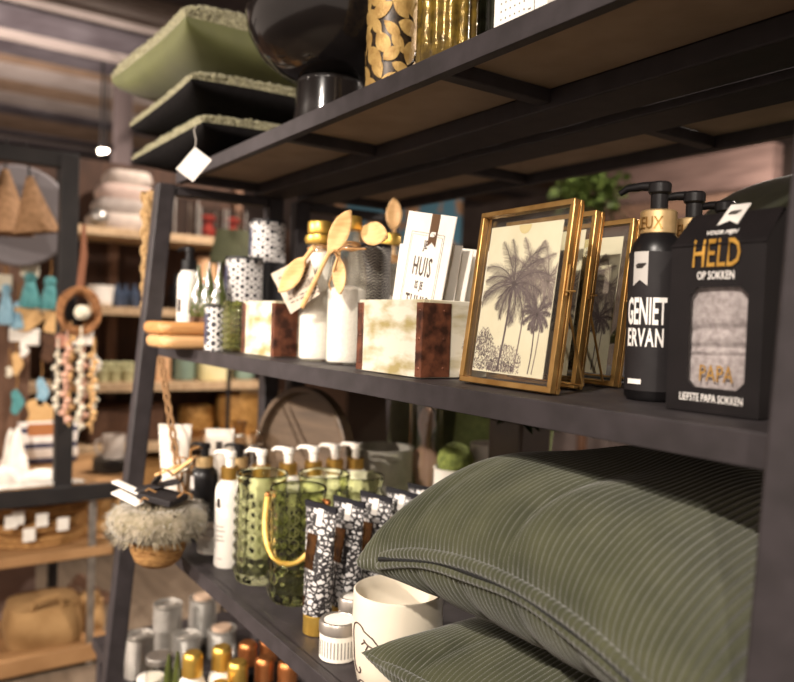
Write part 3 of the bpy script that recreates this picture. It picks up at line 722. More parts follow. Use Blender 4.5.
M_velvet = mat('black_cotton', '#0d0b0b', .95, 0, '#121010', 60, spec=.1)
def boucle_cushion(label, loc, rz, a, ht, hb, under, seed, droop=.0):
    t = thing('boucle_cushion', label, 'cushion', loc, rz, 'boucle cushions stacked on the top shelf')
    fold = lambda U, V, s: -droop*np.clip(-V, 0, 1)**2
    top, bot = pillow(a, a, ht, hb, 150, 150, .07, fold, None, seed, .0020, .22, .05, .012, .27)
    obj('boucle_top', shell(top), M_boucle, t, smooth=80); obj('plain_underside', shell(bot), under, t, smooth=80)
    return t
CX, CY = -1.685, .742
boucle_cushion('lowest boucle cushion on the top shelf, black underneath with a tag', (CX, CY, TOP+.048), R(1), .240, .035, .0455, M_velvet, 1)
boucle_cushion('middle boucle cushion of the top shelf stack, black underneath', (CX-.035, CY, TOP+.140), R(-1), .243, .035, .048, M_velvet, 2)
boucle_cushion('topmost boucle cushion of the stack, shiny olive underneath', (CX-.095, CY, TOP+.270), R(2), .262, .060, .084, M_satin, 3)
tg = price_tag('price_tag', 'blank white tag hanging from the lowest boucle cushion', [oy(195, 147, .462), oy(212, 160, .462), oy(193, 182, .462), oy(176, 169, .462)], mat('grey_card', '#b4afaa', .8, 0, '#a9a49e', 30))
st = MB(); P = [oy(195, 149, .462), oy(196, 140, .466), oy(194, 130, .466), oy(196, 126, .468)]; c = tg.location
st.tube([p-c for p in P], .0011, 6); obj('string', st, mat('grey_string', '#8d8780', .8), tg)

t = thing('pedestal_bowl', 'glossy black pedestal bowl beside the boucle cushions', 'bowl', (X_at(329, .62, TOP), .62, TOP), group=None)
M_gloss = mat('black_gloss', '#0f0d0d', .16, 0, '#181514', 8, spec=.6, coat=.3)
obj('pedestal', MB().lathe([(0, 0), (.060, 0), (.062, .003), (.060, .02), (.058, .065), (.056, .073), (0, .073)], 48), M_gloss, t)
obj('bowl', MB().lathe([(0, .071), (.052, .073), (.085, .085), (.118, .110), (.139, .145), (.146, .18), (.140, .212), (.132, .226), (.127, .226), (.134, .21), (.139, .18), (.132, .148), (.11, .118), (.07, .094), (0, .09)], 64), M_gloss, t)

def leaf_vase():
    r, h = .0365, .17
    t = thing('leaf_vase', 'dark vase wrapped in gold leaves on the top shelf', 'vase', (X_at(391, .60, TOP), .60, TOP))
    obj('vase_body', MB().lathe([(0, 0), (r-.003, 0), (r, .003), (r, h), (r-.003, h), (r-.004, .006), (0, .006)], 48), mat('dark_glitter', '#3a2c1d', .4, .3, '#1d1712', 160), t)
    mb = MB(); rg = random.Random(11)
    for row in range(9):
        for k in range(9):
            a = k*2*PI/9+row*.37+rg.uniform(-.16, .16); z = .006+row*.0195+rg.uniform(-.004, .004); th = rg.uniform(-1.2, 1.2)+(PI/2 if rg.random() < .5 else -.6); L = rg.uniform(.030, .041); w_ = L*rg.uniform(.46, .6); n = 10
            v0 = len(mb.v); vs = []
            for i in range(n+1):
                s = i/n; hw = w_/2*math.sin(PI*s**.85)**.9+.0001
                for q in (-1, 0, 1):
                    lx, lz = (s-.5)*L, q*hw; du = lx*math.cos(th)-lz*math.sin(th); dz = lx*math.sin(th)+lz*math.cos(th)
                    zz = min(max(z+dz, .001), h-.001); rr = r+.0007+.0008*(row % 3)*.5+(.0006 if q == 0 else 0)+.0004*k/9
                    vs.append((rr*math.cos(a+du/r), rr*math.sin(a+du/r), zz))
            mb.add(vs, [(i*3+j, i*3+j+1, (i+1)*3+j+1, (i+1)*3+j) for i in range(n) for j in (0, 1)])
    obj('leaf_pattern', mb, mat('gold_leaf', '#b39458', .55, .3, '#967540', 60, .3, 260), t)
leaf_vase()
def fluted(label, px, Y, r, h, n, m, name='fluted_vase'):
    def wob(q, z, a): return q if q < r*.8 else q*(1+.05*math.cos(n*a))
    pr = [(0, 0), (r-.002, 0), (r, .003)]+[(r, .003+(h-.003)*i/6) for i in range(1, 7)]+[(r-.003, h), (r-.004, .006), (0, .006)]
    return tag(obj(name, MB().lathe(pr, 160, wob=wob), m, None, (X_at(px, Y, TOP), Y, TOP)), label, 'vase')
M_amber = mat('golden_glass', '#7d6524', .14, .4, '#4a3a13', 70, .3, 200, coat=.4)
fluted('golden fluted glass vase beside the gold leaf vase', 446, .60, .0385, .18, 12, M_amber)
fluted('narrow dark green fluted vase behind the golden vase', 484, .672, .026, .17, 9, mat('dark_green_glass', '#2b2f20', .12, .2, '#14150f', 40, coat=.4), 'dark_vase')
def label_box():
    t = thing('white_box', 'white box with dotted sides on the top shelf', 'box', (X_at(493, .577, TOP), .577, TOP), 0)
    obj('carton', MB().box(0, .085, 0, .07, 0, .11), M_paper, t, bevel=.0008)
    mb = MB()
    for i in range(6):
        for k in range(10): x_, z_ = .012+i*.0075, .010+k*.009; mb.box(x_, x_+.0016, -.0006, 0, z_, z_+.0016)
    for k in range(9): mb.box(.057, .061, -.0006, 0, .006+k*.011, .0072+k*.011)
    mb.box(.066, .0668, -.0006, 0, .002, .108)
    obj('dot_pattern', mb, mat('grey_dots', '#7d7a78', .7), t, smooth=0)
    mb = MB()
    for k in range(22): mb.box(-.0006, 0, .008, .06, .006+k*.0046, .0076+k*.0046)
    obj('line_pattern', mb, mat('grey_dots', ''), t, smooth=0)
label_box()

# ------------------------------------------------------------------ corduroy cushions on the lower shelf
M_cord = mat('green_corduroy', '#4d4e3a', .95, 0, '#393b2b', 18, .25, 900, fac=(.3, .7), sheen=.42, spec=.15)
M_zip = mat('dark_zip', '#1f2020', .5)
def corduroy(label, loc, rz, a, b, ht, hb, seed, nu, nv, zipped, rot=(0, 0), arch=.0):
    t = thing('corduroy_cushion', label, 'cushion', loc, group='green corduroy cushions', rot=(rot[0], rot[1], rz))
    rg = np.random.default_rng(seed); ph = rg.uniform(0, 6, 6)
    def fold(U, V, s):
        f = 0*U
        if s > 0:
            f -= .010*np.exp(-((U-.02-.10*(V+1))/.045)**2)*np.exp(-((V+1)/.45)**2)
            f += .009*np.exp(-((U-.16-.10*(V+1))/.09)**2)*np.exp(-((V+1)/.55)**2)
            f -= .006*np.exp(-((U-.45)/.10)**2)*np.exp(-((V+1)/.5)**2)
            f -= .006*np.exp(-((U+.62-.2*(V+1))/.05)**2)*np.exp(-((V+1)/.4)**2)
        else:
            for q, wd in ((-.55, .05), (-.25, .06), (.1, .05), (.4, .06)): f += .006*np.exp(-((U-q)/wd)**2)*np.exp(-((V+1)/.35)**2)
        return f
    top, bot = pillow(a, b, ht, hb, nu, nv, .075, fold, (.0066, .0036), seed, 0., .5, .04, arch, .30 if zipped else .5)
    obj('top_panel', shell(top), M_cord, t, smooth=180); obj('bottom_panel', shell(bot), M_cord, t, smooth=180)
    # rolled seam along the front edge, ribbed like the cloth, with the zip tucked under it
    edge = top[0]; K = len(edge); m1 = MB(); rs = []; pts = []
    sel = [k for k in range(K) if abs(edge[k][0]) < a*(.80 if zipped else .93)]
    for k in sel:
        p = edge[k]; q = max(0., 1-(abs(p[0])/(a*.84))**6); pts.append((p[0], p[1]-.0035*q, p[2]+.004*q)); rs.append((.0030+.0028*q)*(1+.22*abs(math.cos(PI*p[0]/.0066))))
    m1.tube(pts, rs, 10); obj('rolled_seam', m1, M_cord, t, smooth=180)
    if zipped:
        m2 = MB(); m2.tube([(edge[k][0], edge[k][1]-.0052, edge[k][2]-.0022+.001*math.sin(edge[k][0]*60)) for k in sel[4:-4:4]], .0028, 6); obj('zip', m2, M_zip, t)
        pts = [(edge[k][0], edge[k][1]-.0035, edge[k][2]-.0075+.0015*math.sin(edge[k][0]*42)) for k in sel]
        m3 = MB(); m3.tube(pts, [.0042*(1+.22*abs(math.cos(PI*edge[k][0]/.0066))) for k in sel], 8); obj('lower_flap', m3, M_cord, t, smooth=180)
    return t
corduroy('plump upper green corduroy cushion with its zip facing out', (-.513, .680, 1.018), R(0), .228, .222, .148, .046, 4, 600, 130, True, arch=.046)
corduroy('lower green corduroy cushion squashed beneath the plump one', (-.502, .685, .916), R(1), .226, .222, .046, .080, 9, 560, 110, False)

# ------------------------------------------------------------------ face pot
def face_pot():
    r, h = .060, .122; Yc = .566; x = X_at(398, Yc, LOW+.1)
    t = thing('face_pot', 'cream plant pot with a drawn sleeping face', 'pot', (x, Yc, LOW))
    M_cer = mat('cream_glaze', '#e3d9c6', .3, 0, '#d8cdb8', 10, coat=.2)
    obj('pot_body', MB().lathe([(0, 0), (r*.80, 0), (r*.86, .004), (r*.95, .03), (r, .07), (r*.995, h-.006), (r*.985, h-.001), (r*.955, h), (r*.92, h-.003), (r*.90, h-.012), (r*.9, .03), (r*.7, .012), (0, .012)], 64), M_cer, t)
    a = R(14); L = MB()
    def line(pts, rad=.0010):
        q = []
        for i in range(len(pts)-1):
            for k in range(6): s = k/6; q.append(tuple(pts[i][j]*(1-s)+pts[i+1][j]*s for j in (0, 1)))
        q.append(pts[-1]); L.tube([(u, -.0004, v) for u, v in q], rad, 6)
    def arc(cx, cz, rx, rz, a0, a1, n=10): return [(cx+rx*math.cos(R(a0+(a1-a0)*i/n)), cz+rz*math.sin(R(a0+(a1-a0)*i/n))) for i in range(n+1)]
    o = -.012
    line(arc(o-.004, .098, .011, .009, 178, 20)+[(o+.020, .095), (o+.031, .084)]); line([(o-.015, .098), (o-.0155, .075), (o-.016, .058), (o-.0135, .049)]+arc(o-.007, .047, .006, .006, 190, 400))
    line(arc(o+.022, .094, .016, .011, 200, 345))                          # closed eye
    for i in range(6): q = R(215+i*24); line([(o+.022+.016*math.cos(q), .094+.011*math.sin(q)), (o+.022+.023*math.cos(q), .094+.0195*math.sin(q))])
    line(arc(o-.001, .026, .010, .006, 180, 20)+arc(o+.016, .026, .008, .006, 160, -20)); line(arc(o+.004, .024, .016, .010, 190, 350)); line([(o-.012, .027), (o+.022, .026)])
    line(arc(o-.050, .094, .014, .010, 200, 345))
    for i in range(5): q = R(220+i*24); line([(o-.050+.014*math.cos(q), .094+.010*math.sin(q)), (o-.050+.020*math.cos(q), .094+.017*math.sin(q))])
    L.map(lambda u, y_, v: (u, y_, v))
    L.map(lambda u, y_, v: (u*1.12+.002, y_, (v-.020)*1.0))
    def rad_at(z): return float(np.interp(z, [0, .004, .03, .07, .13], [r*.80, r*.86, r*.95, r, r*.995]))
    L.map(lambda u, y_, v: ((rad_at(v)-y_)*math.sin(u/r+a), -(rad_at(v)-y_)*math.cos(u/r+a), v))
    obj('drawn_face', L, mat('pot_ink', '#4a3a36', .6), t)
face_pot()

# ------------------------------------------------------------------ little tins, tubes, glass lanterns
M_tinlid = mat('dark_steel_lid', '#a39c94', .4, .8)
def ribbed_tin(label, loc, r=.027, h=.053):
    t = thing('candle_tin', label, 'tin', loc, group='small white candle tins')
    obj('tin_body', MB().cyl(r, 0, h*.70, 48, bev=.001), mat('white_tin', '#e4ded2', .45), t)
    mb = MB()
    for k in range(34):
        q = 2*PI*k/34; mb.add([(r*1.012*math.cos(q+d), r*1.012*math.sin(q+d), z) for d, z in ((-.035, .006), (.035, .006), (.035, h*.55), (-.035, h*.55))], [(0, 1, 2, 3)])
    obj('stripe_pattern', mb, mat('tin_stripe', '#8a8781', .6), t, smooth=0)
    obj('lid', MB().lathe([(0, h*.70), (r+.0012, h*.70), (r+.0012, h-.003), (r-.0005, h), (r-.004, h), (r-.005, h-.0015), (0, h-.0015)], 48), M_tinlid, t)
    lb = obj('lid_label', MB().cyl(r-.0055, h-.0014, h-.0008, 40), M_paper, t)
    return t
ribbed_tin('candle tin standing in front of the drawn-face pot', (X_at(338, .535, LOW), .535, LOW))
ribbed_tin('candle tin half hidden between the tubes and the drawn-face pot', (-.948, .583, LOW), .0195, .062)
ribbed_tin('candle tin between the black and white pump bottles', (X_at(211, .548, LOW), .548, LOW), .027, .053)

M_crackle = two_tone('butterfly_pattern', crackle_fac(105), '#1c191b', '#c4c1bf', .45, (.13, .24))
M_bronze = mat('bronze_label', '#6e4a28', .25, .8, '#3d2817', 60)
def tube_pack(label, loc, rz, r=.0225, h=.188, cap=.030, body=M_crackle, cap_m=M_goldcap, group='patterned tubes on gold caps', marks=True, name='cosmetic_tube', wc=.066):
    t = thing(name, label, 'tube', loc, rz, group)
    obj('screw_cap', MB().cyl(r*.96, 0, cap, 40, bev=.0012), cap_m, t)
    def f(u, v):
        a = 2*PI*u-PI/2; z = cap+.001+(h-cap-.001)*v; k = max(0, (v-.05)/.95)
        sx_ = r*(1-k)+wc/2*k*1.0; sy_ = r*(1-k**1.3)+.0009*k
        return (sx_*math.cos(a), sy_*math.sin(a), z)
    mb = MB().grid(f, 48, 24, True)
    mb.u = {k: tuple((p[0]*2*PI*r, p[1]*h) for p in q) for k, q in mb.u.items()}
    b = obj('tube_body', mb, body, t)
    cr_ = MB().box(-wc/2, wc/2, -.0016, .0016, h-.0005, h+.008); obj('crimped_end', cr_, body if not marks else M_tinblk, t)
    if marks:
        def patch(nm, x0, x1, z0, z1, m):
            g = MB().grid(lambda u, v: (x0+(x1-x0)*u, 0, z0+(z1-z0)*v), 8, 6)
            def w_(x, y, z):
                v = (z-cap-.001)/(h-cap-.001); k = max(0, (v-.05)/.95); sx_ = r*(1-k)+wc/2*k; sy_ = r*(1-k**1.3)+.0009*k
                q = max(-.97, min(.97, x/sx_)); return (x, -sy_*math.sqrt(1-q*q)-.0009, z)
            return obj(nm, g.map(w_), m, t)
        patch('bronze_label', -.020, .004, .098, .150, M_bronze); patch('bronze_label', -.020, -.006, .043, .058, M_bronze)
        patch('pale_banner', -.004, .009, .163, .194, mat('banner_light', '#d9d5d0'))
    return t
tl = ['nearest patterned tube on a gold cap, at the shelf edge', 'second patterned tube from the shelf edge, behind the nearest', 'third patterned tube from the shelf edge, under the cushion corner', 'fourth patterned tube of the row, mostly hidden by the cushion', 'rearmost patterned tube of the row, only its dark top showing']
for i, (px, Y) in enumerate(((319, .548), (347, .602), (374, .658), (400, .712), (422, .764))):
    tube_pack(tl[i], (X_at(px, Y, LOW+.1), Y, LOW), R(12), wc=.072)

M_jar = glass('pale_green_glass', '#f2f6d8', .02, 1.34)
def lantern(label, loc, r=.048, h=.192, handle=False, rz=0.):
    t = thing('glass_lantern', label, 'lantern', loc, rz, 'green glass lanterns')
    n_ = 60
    pr = [(0, 0), (r*.86, 0), (r*.95, .004), (r, .012)]+[(r, .016+(h-.050)*i/n_) for i in range(n_+1)]+[(r*.97, h-.026), (r*.96, h-.016), (r*1.02, h-.010), (r*1.03, h-.003), (r*1.0, h), (r*.95, h-.002), (r*.92, h-.014)]+[(r*.91, .03), (r*.85, .018), (0, .016)]
    obj('jar', MB().lathe(pr, 100, wob=hobnail(8, 150, .0034, .014, h-.032)), M_jar, t)
    if handle:
        w_ = r+.010; za = h-.022; mb = MB(); P = []; rs = []
        for i in range(41):
            a = PI*i/40; P.append((-w_*math.cos(a), -.036*math.sin(a)-.004, za-.098*math.sin(a)**.8)); rs.append(.0046*(1+.14*(1 if i % 7 == 0 else 0)))
        mb.tube(P, rs, 12); obj('bamboo_handle', mb, mat('bamboo', '#e3bd66', .35, 0, '#cfa049', 60), t)
        for s in (-1, 1):
          mb = MB(); mb.tube([(s*r*.98, 0, za+.004), (s*(w_+.001), -.002, za+.006), (s*(w_+.002), -.004, za-.004)], .0022, 8); mb.ball((s*w_, -.004, za+.002), .0055, n=12, m=8); obj('pivot', mb, M_copper, t)
    return t
lantern('green glass lantern with a yellow bamboo handle, next to the tubes', (X_at(296, .580, LOW+.1), .582, LOW), .047, .190, True, R(35))
lantern('green glass lantern beside the white pump bottle', (X_at(260, .566, LOW+.1), .568, LOW), .046, .194)
lantern('green glass lantern in the second row, behind the bamboo-handled one', (X_at(321, .665, LOW+.1), .668, LOW), .047, .194)
lantern('green glass lantern of the second row, behind the middle tubes', (X_at(360, .755, LOW+.1), .755, LOW), .042, .180)

# ------------------------------------------------------------------ pump bottles on the lower shelf
def white_marks(t, r, a):
    obj('black_emblem', bend(sheet(-.009, .000, .115, .133, 6, -.0006), r, a), M_print, t)
    mb = MB()
    for k, (w_, z_) in enumerate(((.018, .078), (.022, .070), (.016, .060), (.02, .052))): mb.merge(sheet(-w_/2, w_/2, z_, z_+.0035, 6, -.0006))
    mb.merge(sheet(-.006, .006, .018, .0205, 6, -.0006)); obj('grey_print', bend(mb, r, a), mat('pale_print', '#a9a39a', .6), t)
M_whiteb = mat('white_bottle', '')
wl = ['white pump bottle nearest the shelf edge, beside the green lantern', 'second white pump bottle from the shelf edge', 'third white pump bottle from the shelf edge', 'fourth white pump bottle from the shelf edge', 'fifth white pump bottle from the shelf edge', 'sixth white pump bottle, deepest in the row']
for i, (px, Y) in enumerate(((229, .545), (260, .606), (287, .662), (312, .716), (335, .768), (356, .815))):
    b_ = pump_bottle(wl[i], M_whiteb, M_white, (X_at(px, Y, LOW+.1)-(.006 if i > 3 else 0), Y, LOW), R(30), .0265, .218, 'white pump bottles in a row', mat('brushed_gold', '#b08a45', .4, .8, '#9f7a3a', 60), marks=white_marks, spout=R(205))
def black_marks(t, r, a):
    obj('pale_banner', bend(sheet(-.017, -.003, .112, .140, 6, -.0006), r, a), mat('banner_grey', ''), t)
    mb = MB()
    for z_ in (.060, .078):
        for k in range(5): 
            x_ = -.017+.0062*k; mb.merge(sheet(x_, x_+.0016, z_, z_+.014, 2, -.0006)); mb.merge(sheet(x_, x_+.0045, z_+(.0 if k % 2 else .012), z_+(.002 if k % 2 else .014), 2, -.0006)); mb.merge(sheet(x_+.003, x_+.0045, z_, z_+.014, 2, -.0006))
    mb.merge(sheet(-.012, .0, .016, .021, 4, -.0006))
    obj('white_print', bend(mb, r, a), M_whiteprint, t)
pump_bottle('matte black pump bottle with white print, by the fur-rimmed basket', M_black, M_black, (X_at(204, .560, LOW+.1), .560, LOW), R(30), .0285, .205, 'black pump bottles on the lower shelf', marks=black_marks, spout=R(205))
pump_bottle('matte black pump bottle showing between two white pumps', M_black, M_black, (X_at(238, .620, LOW+.1), .620, LOW), R(30), .0285, .205, 'black pump bottles on the lower shelf', marks=black_marks, spout=R(205))

# white tubes and wrapped packs at the back left
M_wt = mat('white_tube', '#ded6ca', .5, 0, '#d2c8ba', 20)
def emblem_tube(label, px, Y, h, rz=R(62), wc=.072):
    t = tube_pack(label, (X_at(px, Y, LOW+.12), Y, LOW), rz, .022, h, .026, M_wt, M_white, 'white emblem tubes', False, 'white_tube', wc)
    obj('black_emblem', MB().box(-.007, .007, -.0125, -.0115, h*.77, h*.9), M_print, t)
emblem_tube('tall white tapered tube with black emblem behind the basket', 174, .536, .222)
emblem_tube('white tapered tube with black emblem, behind the black pump bottle', 219, .655, .200, wc=.066)
M_film = pane_mat('cellophane', '#d8cfc4', 1.6)
def wrapped(label, px, Y, h, w_, ribbon):
    t = thing('wrapped_pack', label, 'gift pack', (X_at(px, Y, LOW+.1), Y, LOW), R(15), 'cellophane gift packs')
    rg = random.Random(px)
    def f(u, v):
        a = 2*PI*u; k = 1-.75*max(0, (v-.62)/.38)+.5*max(0, (v-.88)/.12); wr = 1+.10*math.sin(7*a+9*v)
        return (w_/2*k*wr*math.cos(a), .022*k*wr*math.sin(a), h*v)
    obj('film', MB().grid(f, 36, 22, True), M_film, t)
    obj('content', MB().box(-w_*.33, w_*.33, -.010, .010, .002, h*.6), M_paper, t, bevel=.003)
    mb = MB(); mb.tube([(w_*.2*math.cos(a), .016*math.sin(a)-.002, h*.84) for a in np.linspace(0, 2*PI, 18)[:-1]], .003, 6, closed=True)
    for s in (-1, 1): mb.tube([(0, -.016, h*.84), (s*.012, -.024, h*.78), (s*.016, -.022, h*.60)], .002, 6)
    obj('ribbon', mb, ribbon, t)
wrapped('crumpled cellophane pack with beige ribbon beside the tall white tube', 196, .585, .215, .050, M_twine)
wrapped('cellophane gift pack with pale filling, below the golden wicker', 238, .705, .225, .054, M_paper)
wrapped('silvery cellophane pack standing rearmost by the round tray', 256, .735, .20, .046, M_tin)

# round tray leaning at the back
def tray():
    t = thing('round_tray', 'large round dark wooden tray leaning upright at the back', 'tray', (-1.535, .800, LOW+.001), rot=(R(-4), 0, R(14)))
    r = .158; mb = MB().lathe([(0, 0), (r-.006, 0), (r, .004), (r, .030), (r-.006, .032), (r-.012, .030), (r-.016, .012), (0, .010)], 64)
    mb.map(lambda a, b, c: (a, -c, b+r)); obj('tray_body', mb, mat('tray_wood', '#655341', .5, 0, '#4d3f31', 6, .1, 40, stretch=(1, 6, 8)), t)
tray()

# ------------------------------------------------------------------ hanging fur-rimmed basket by the left leg
def basket():
    c = (-1.405, .430, 0); zr = .905
    t = thing('hanging_basket', 'woven basket with a grey fur rim hanging by the left leg', 'basket', (c[0], c[1], .828))
    M_fur = mat('grey_fur', '#918672', 1., 0, '#71684f', 90, .8, 260, sheen=.4)
    def wv(q, z, a): return q*(1+.03*math.sin(40*a+(PI if int(z*90) % 2 else 0))) if q > .02 else q
    obj('woven_body', MB().lathe([(0, 0), (.030, 0), (.042, .010), (.050, .03), (.056, .06), (.060, .085), (.056, .085), (.052, .055), (.044, .03), (0, .02)], 80, wob=wv), M_wicker, t)
    fur = MB(); rg = random.Random(3)
    fur.lathe([(.060+.030*math.cos(a)*1.0, .084+.030*math.sin(a)) for a in np.linspace(0, 2*PI, 17)], 60, wob=lambda q, z, a: q*(1+.03*math.sin(9*a)+.02*math.sin(23*a+z*300)))
    for k in range(2200):
        a = rg.uniform(0, 2*PI); b = rg.uniform(-1.0, 3.6); d = Vector((math.cos(a)*math.cos(b), math.sin(a)*math.cos(b), math.sin(b))); p = Vector((.060*math.cos(a), .060*math.sin(a), .084))+Vector((d.x*.030, d.y*.030, d.z*.030))
        e = p+d*rg.uniform(.008, .016)+Vector((rg.uniform(-.006, .006), rg.uniform(-.006, .006), -.005)); s = Vector((-math.sin(a), math.cos(a), 0))*.0012
        fur.add([p-s, p+s, e], [(0, 1, 2)])
    obj('fur_rim', fur, M_fur, t)
    # ropes up to the shelf lip
    top = (oy(161, 353, .507))
    for s in (-1, 1):
        P = []; q0 = Vector((c[0]+s*.016, c[1]+.055, .895)); q1 = top+Vector((s*.012, 0, -.012))
        for k in range(60): s_ = k/59; p = q0.lerp(q1, s_); w_ = 40*s_+s*2; P.append(p+Vector((.0012*math.cos(w_*2), .0012*math.sin(w_*2), 0))-Vector(t.location))
        mb = MB(); mb.tube(P, .0034, 6); obj('rope', mb, mat('brown_rope', '#8d6b47', .9, 0, '#6b4d30', 200), t)
    return c
bc = basket()
bk = ['black fabric tag lying across the fur-rimmed basket', 'long white tag sticking out of the fur basket towards the aisle', 'wooden tag with string on top of the fur basket', 'cream folded tag standing in the fur basket', 'black leather strap curled in the fur basket', 'tan wooden tag at the back of the fur basket', 'white tag at the front rim of the fur basket', 'black pouch in the middle of the fur basket']
spec_ = [((-.005, .0, .148), (.09, .03, .005), (8, -14, 55), M_blackmat), ((-.04, -.045, .140), (.085, .016, .004), (6, 10, 25), M_paper), ((-.02, .02, .172), (.065, .02, .006), (14, -22, 15), M_woodl), ((.015, .030, .176), (.07, .022, .004), (30, -24, 20), M_cream),
         ((.03, -.015, .166), (.08, .012, .005), (0, -20, -10), M_black), ((.04, .03, .190), (.06, .014, .005), (30, -35, 30), M_woodl), ((-.022, -.052, .126), (.08, .02, .004), (12, 8, 20), M_white), ((.02, 0, .132), (.075, .055, .012), (4, 6, 35), M_blackmat)]
for lab, (p, sz, rt, mm) in zip(bk, spec_):
    t = thing('gift_tag' if sz[1] < .03 else 'fabric_pouch', lab, 'tag' if sz[1] < .03 else 'pouch', (bc[0]+p[0], bc[1]+p[1], .828+p[2]), group='odds and ends in the fur basket', rot=tuple(R(a) for a in rt))
    obj('body', MB().box(-sz[0]/2, sz[0]/2, -sz[1]/2, sz[1]/2, -sz[2]/2, sz[2]/2), mm, t, bevel=.0018)
    mb = MB(); mb.tube([(sz[0]/2-.004, 0, sz[2]/2), (sz[0]/2+.006, .004, sz[2]/2+.012), (sz[0]/2+.018, .012, sz[2]/2+.006), (sz[0]/2+.012, .022, 0)], .0016, 6); obj('string', mb, M_twine, t)
# braided straw hanging from the top shelf end
br = MB(); z0, z1 = 1.24, 1.60; xb, yb, zb = on_y(156, 190, .492)
for s in range(3):
    P = []; rs = []
    for k in range(70):
        q = k/69; wv_ = q*16+s*2*PI/3; A = .016*(1-q)**.7+.002; P.append((A*math.cos(wv_)-.010*q, .008*math.sin(2*wv_), -.33*q)); rs.append(.011*(1-q)**.6+.002)
    br.tube(P, rs, 8)
tag(obj('hanging_straw_braid', br, mat('straw', '#a98a5e', .9, 0, '#7f6440', 120, .6, 300), None, (-1.815, .515, 1.585)), 'tapering braid of dried straw hanging beside the left leg', 'braid')

# ------------------------------------------------------------------ bottom shelf: tins, gold-capped bottles, jars
M_corr = mat('silver_tin', '#bdb9b2', .34, .5, '#a09c95', 16)
def can(label, x, y, z, r, h, lid=None, group='silver ribbed tins on the bottom shelf'):
    t = thing('ribbed_can', label, 'can', (x, y, z), group=group)
    pr = [(0, 0), (r-.001, 0), (r+.001, .002), (r, .005)]+[(r+.0009*math.sin(i*1.05), .006+(h-.014)*i/66) for i in range(67)]+[(r, h-.006), (r+.0015, h-.004), (r+.0015, h), (r-.0015, h), (r-.003, h-.004), (0, h-.004)]
    obj('can_body', MB().lathe(pr, 48), M_corr, t)
    if lid == 'wood': obj('wooden_lid', MB().cyl(r*.72, h-.0038, h+.006, 40, bev=.002), mat('pale_lid', '#b39a84', .6, 0, '#9f8570', 10), t)
    else: 
        mb = MB().lathe([(r*.62, h-.0038), (r*.62, h-.0015), (r*.56, h-.0015), (r*.56, h-.0038)], 40); obj('lid_ring', mb, M_tin, t)
def on_top(px, py, z): x, y, _ = on_z(px, py, z); return x, y
TBL = .405
t = thing('low_table', 'low dark table of tins standing beyond the left end of the rack', 'table', (-2.08, .84, 0))
obj('table_top', MB().box(-.06, .268, -.36, .16, TBL-.03, TBL-.0006), M_rack, t, bevel=.003)
for sx_ in (-.03, .24):
    for sy_ in (-.33, .13): obj('leg', MB().box(sx_-.02, sx_+.02, sy_-.02, sy_+.02, 0, TBL-.0305), M_rack, t, bevel=.002)
cans = [(140, 634, -1.852, .0335, None, 'silver ribbed tin lowest on the left by the rack leg'), (187, 634, -1.853, .0335, None, 'silver ribbed tin in front at the middle, open rim up'),
        (222, 628, -1.858, .036, 'wood', 'silver ribbed tin with wooden lid under the shelf edge'), (168, 603, -1.925, .036, None, 'tallest-looking silver ribbed tin behind the leftmost tins'), (203, 597, -1.965, .036, 'wood', 'silver ribbed tin with wooden lid, farthest back by the basket')]
for px, py, X_, r, lid, lab in cans:
    x, y, zt = on_x(px, py, X_); can(lab, x, y, TBL, r, zt-TBL, lid, 'silver ribbed tins on the low table')
def capped(label, px, py, zt, cap, body, group, r=.030):
    x, y = on_top(px, py, zt); h = zt-BOT; t = thing('capped_bottle', label, 'bottle', (x, y, BOT), group=group)
    obj('bottle_body', MB().lathe([(0, 0), (r-.003, 0), (r, .004), (r, h-.064), (r*.9, h-.056), (r*.62, h-.048), (r*.6, h-.040), (0, h-.040)], 36), body, t)
    obj('cap', MB().lathe([(0, h-.046), (.0205, h-.046), (.0205, h-.012), (.019, h-.004), (.015, h), (0, h)], 36), cap, t)
gl = [(193, 652, .62, 'gold-capped white bottle left of the others'), (222, 646, .62, 'gold-capped white bottle tallest in the middle'), (238, 661, .61, 'gold-capped white bottle in front of the copper caps'), (221, 682, .585, 'gold-capped white bottle cut off by the bottom of the view')]
for px, py, zt, lab in gl: capped(lab, px, py, zt, M_goldcap, M_whiteb, 'gold-capped white bottles on the bottom shelf', .0265)
for px, py, zt, lab in ((248, 642, .60, 'copper-capped black bottle furthest left'), (265, 657, .60, 'copper-capped black bottle in the middle of its row'), (269, 638, .60, 'copper-capped black bottle behind, under the shelf edge'), (288, 661, .60, 'copper-capped black bottle nearest the rack front')):
    capped(lab, px, py, zt, M_copper, M_black, 'copper-capped black bottles on the bottom shelf', .0265)
for px, py, X_, lab in ((160, 655, -1.635, 'white-lidded jar between the silver tins'), (151, 676, -1.705, 'white-lidded jar in front at the bottom left'), (176, 677, -1.60, 'silver-lidded jar beside the green cones')):
    x, y, zt = on_x(px, py, X_); t = thing('lidded_jar', lab, 'jar', (x, y, BOT), group='small lidded jars'); h = zt-BOT
    obj('jar_body', MB().cyl(.029, 0, h-.016, 36, bev=.003), M_clear if 'silver' in lab else M_white, t); obj('lid', MB().cyl(.0305, h-.0155, h, 36, bev=.002), M_tin if 'silver' in lab else M_white, t)
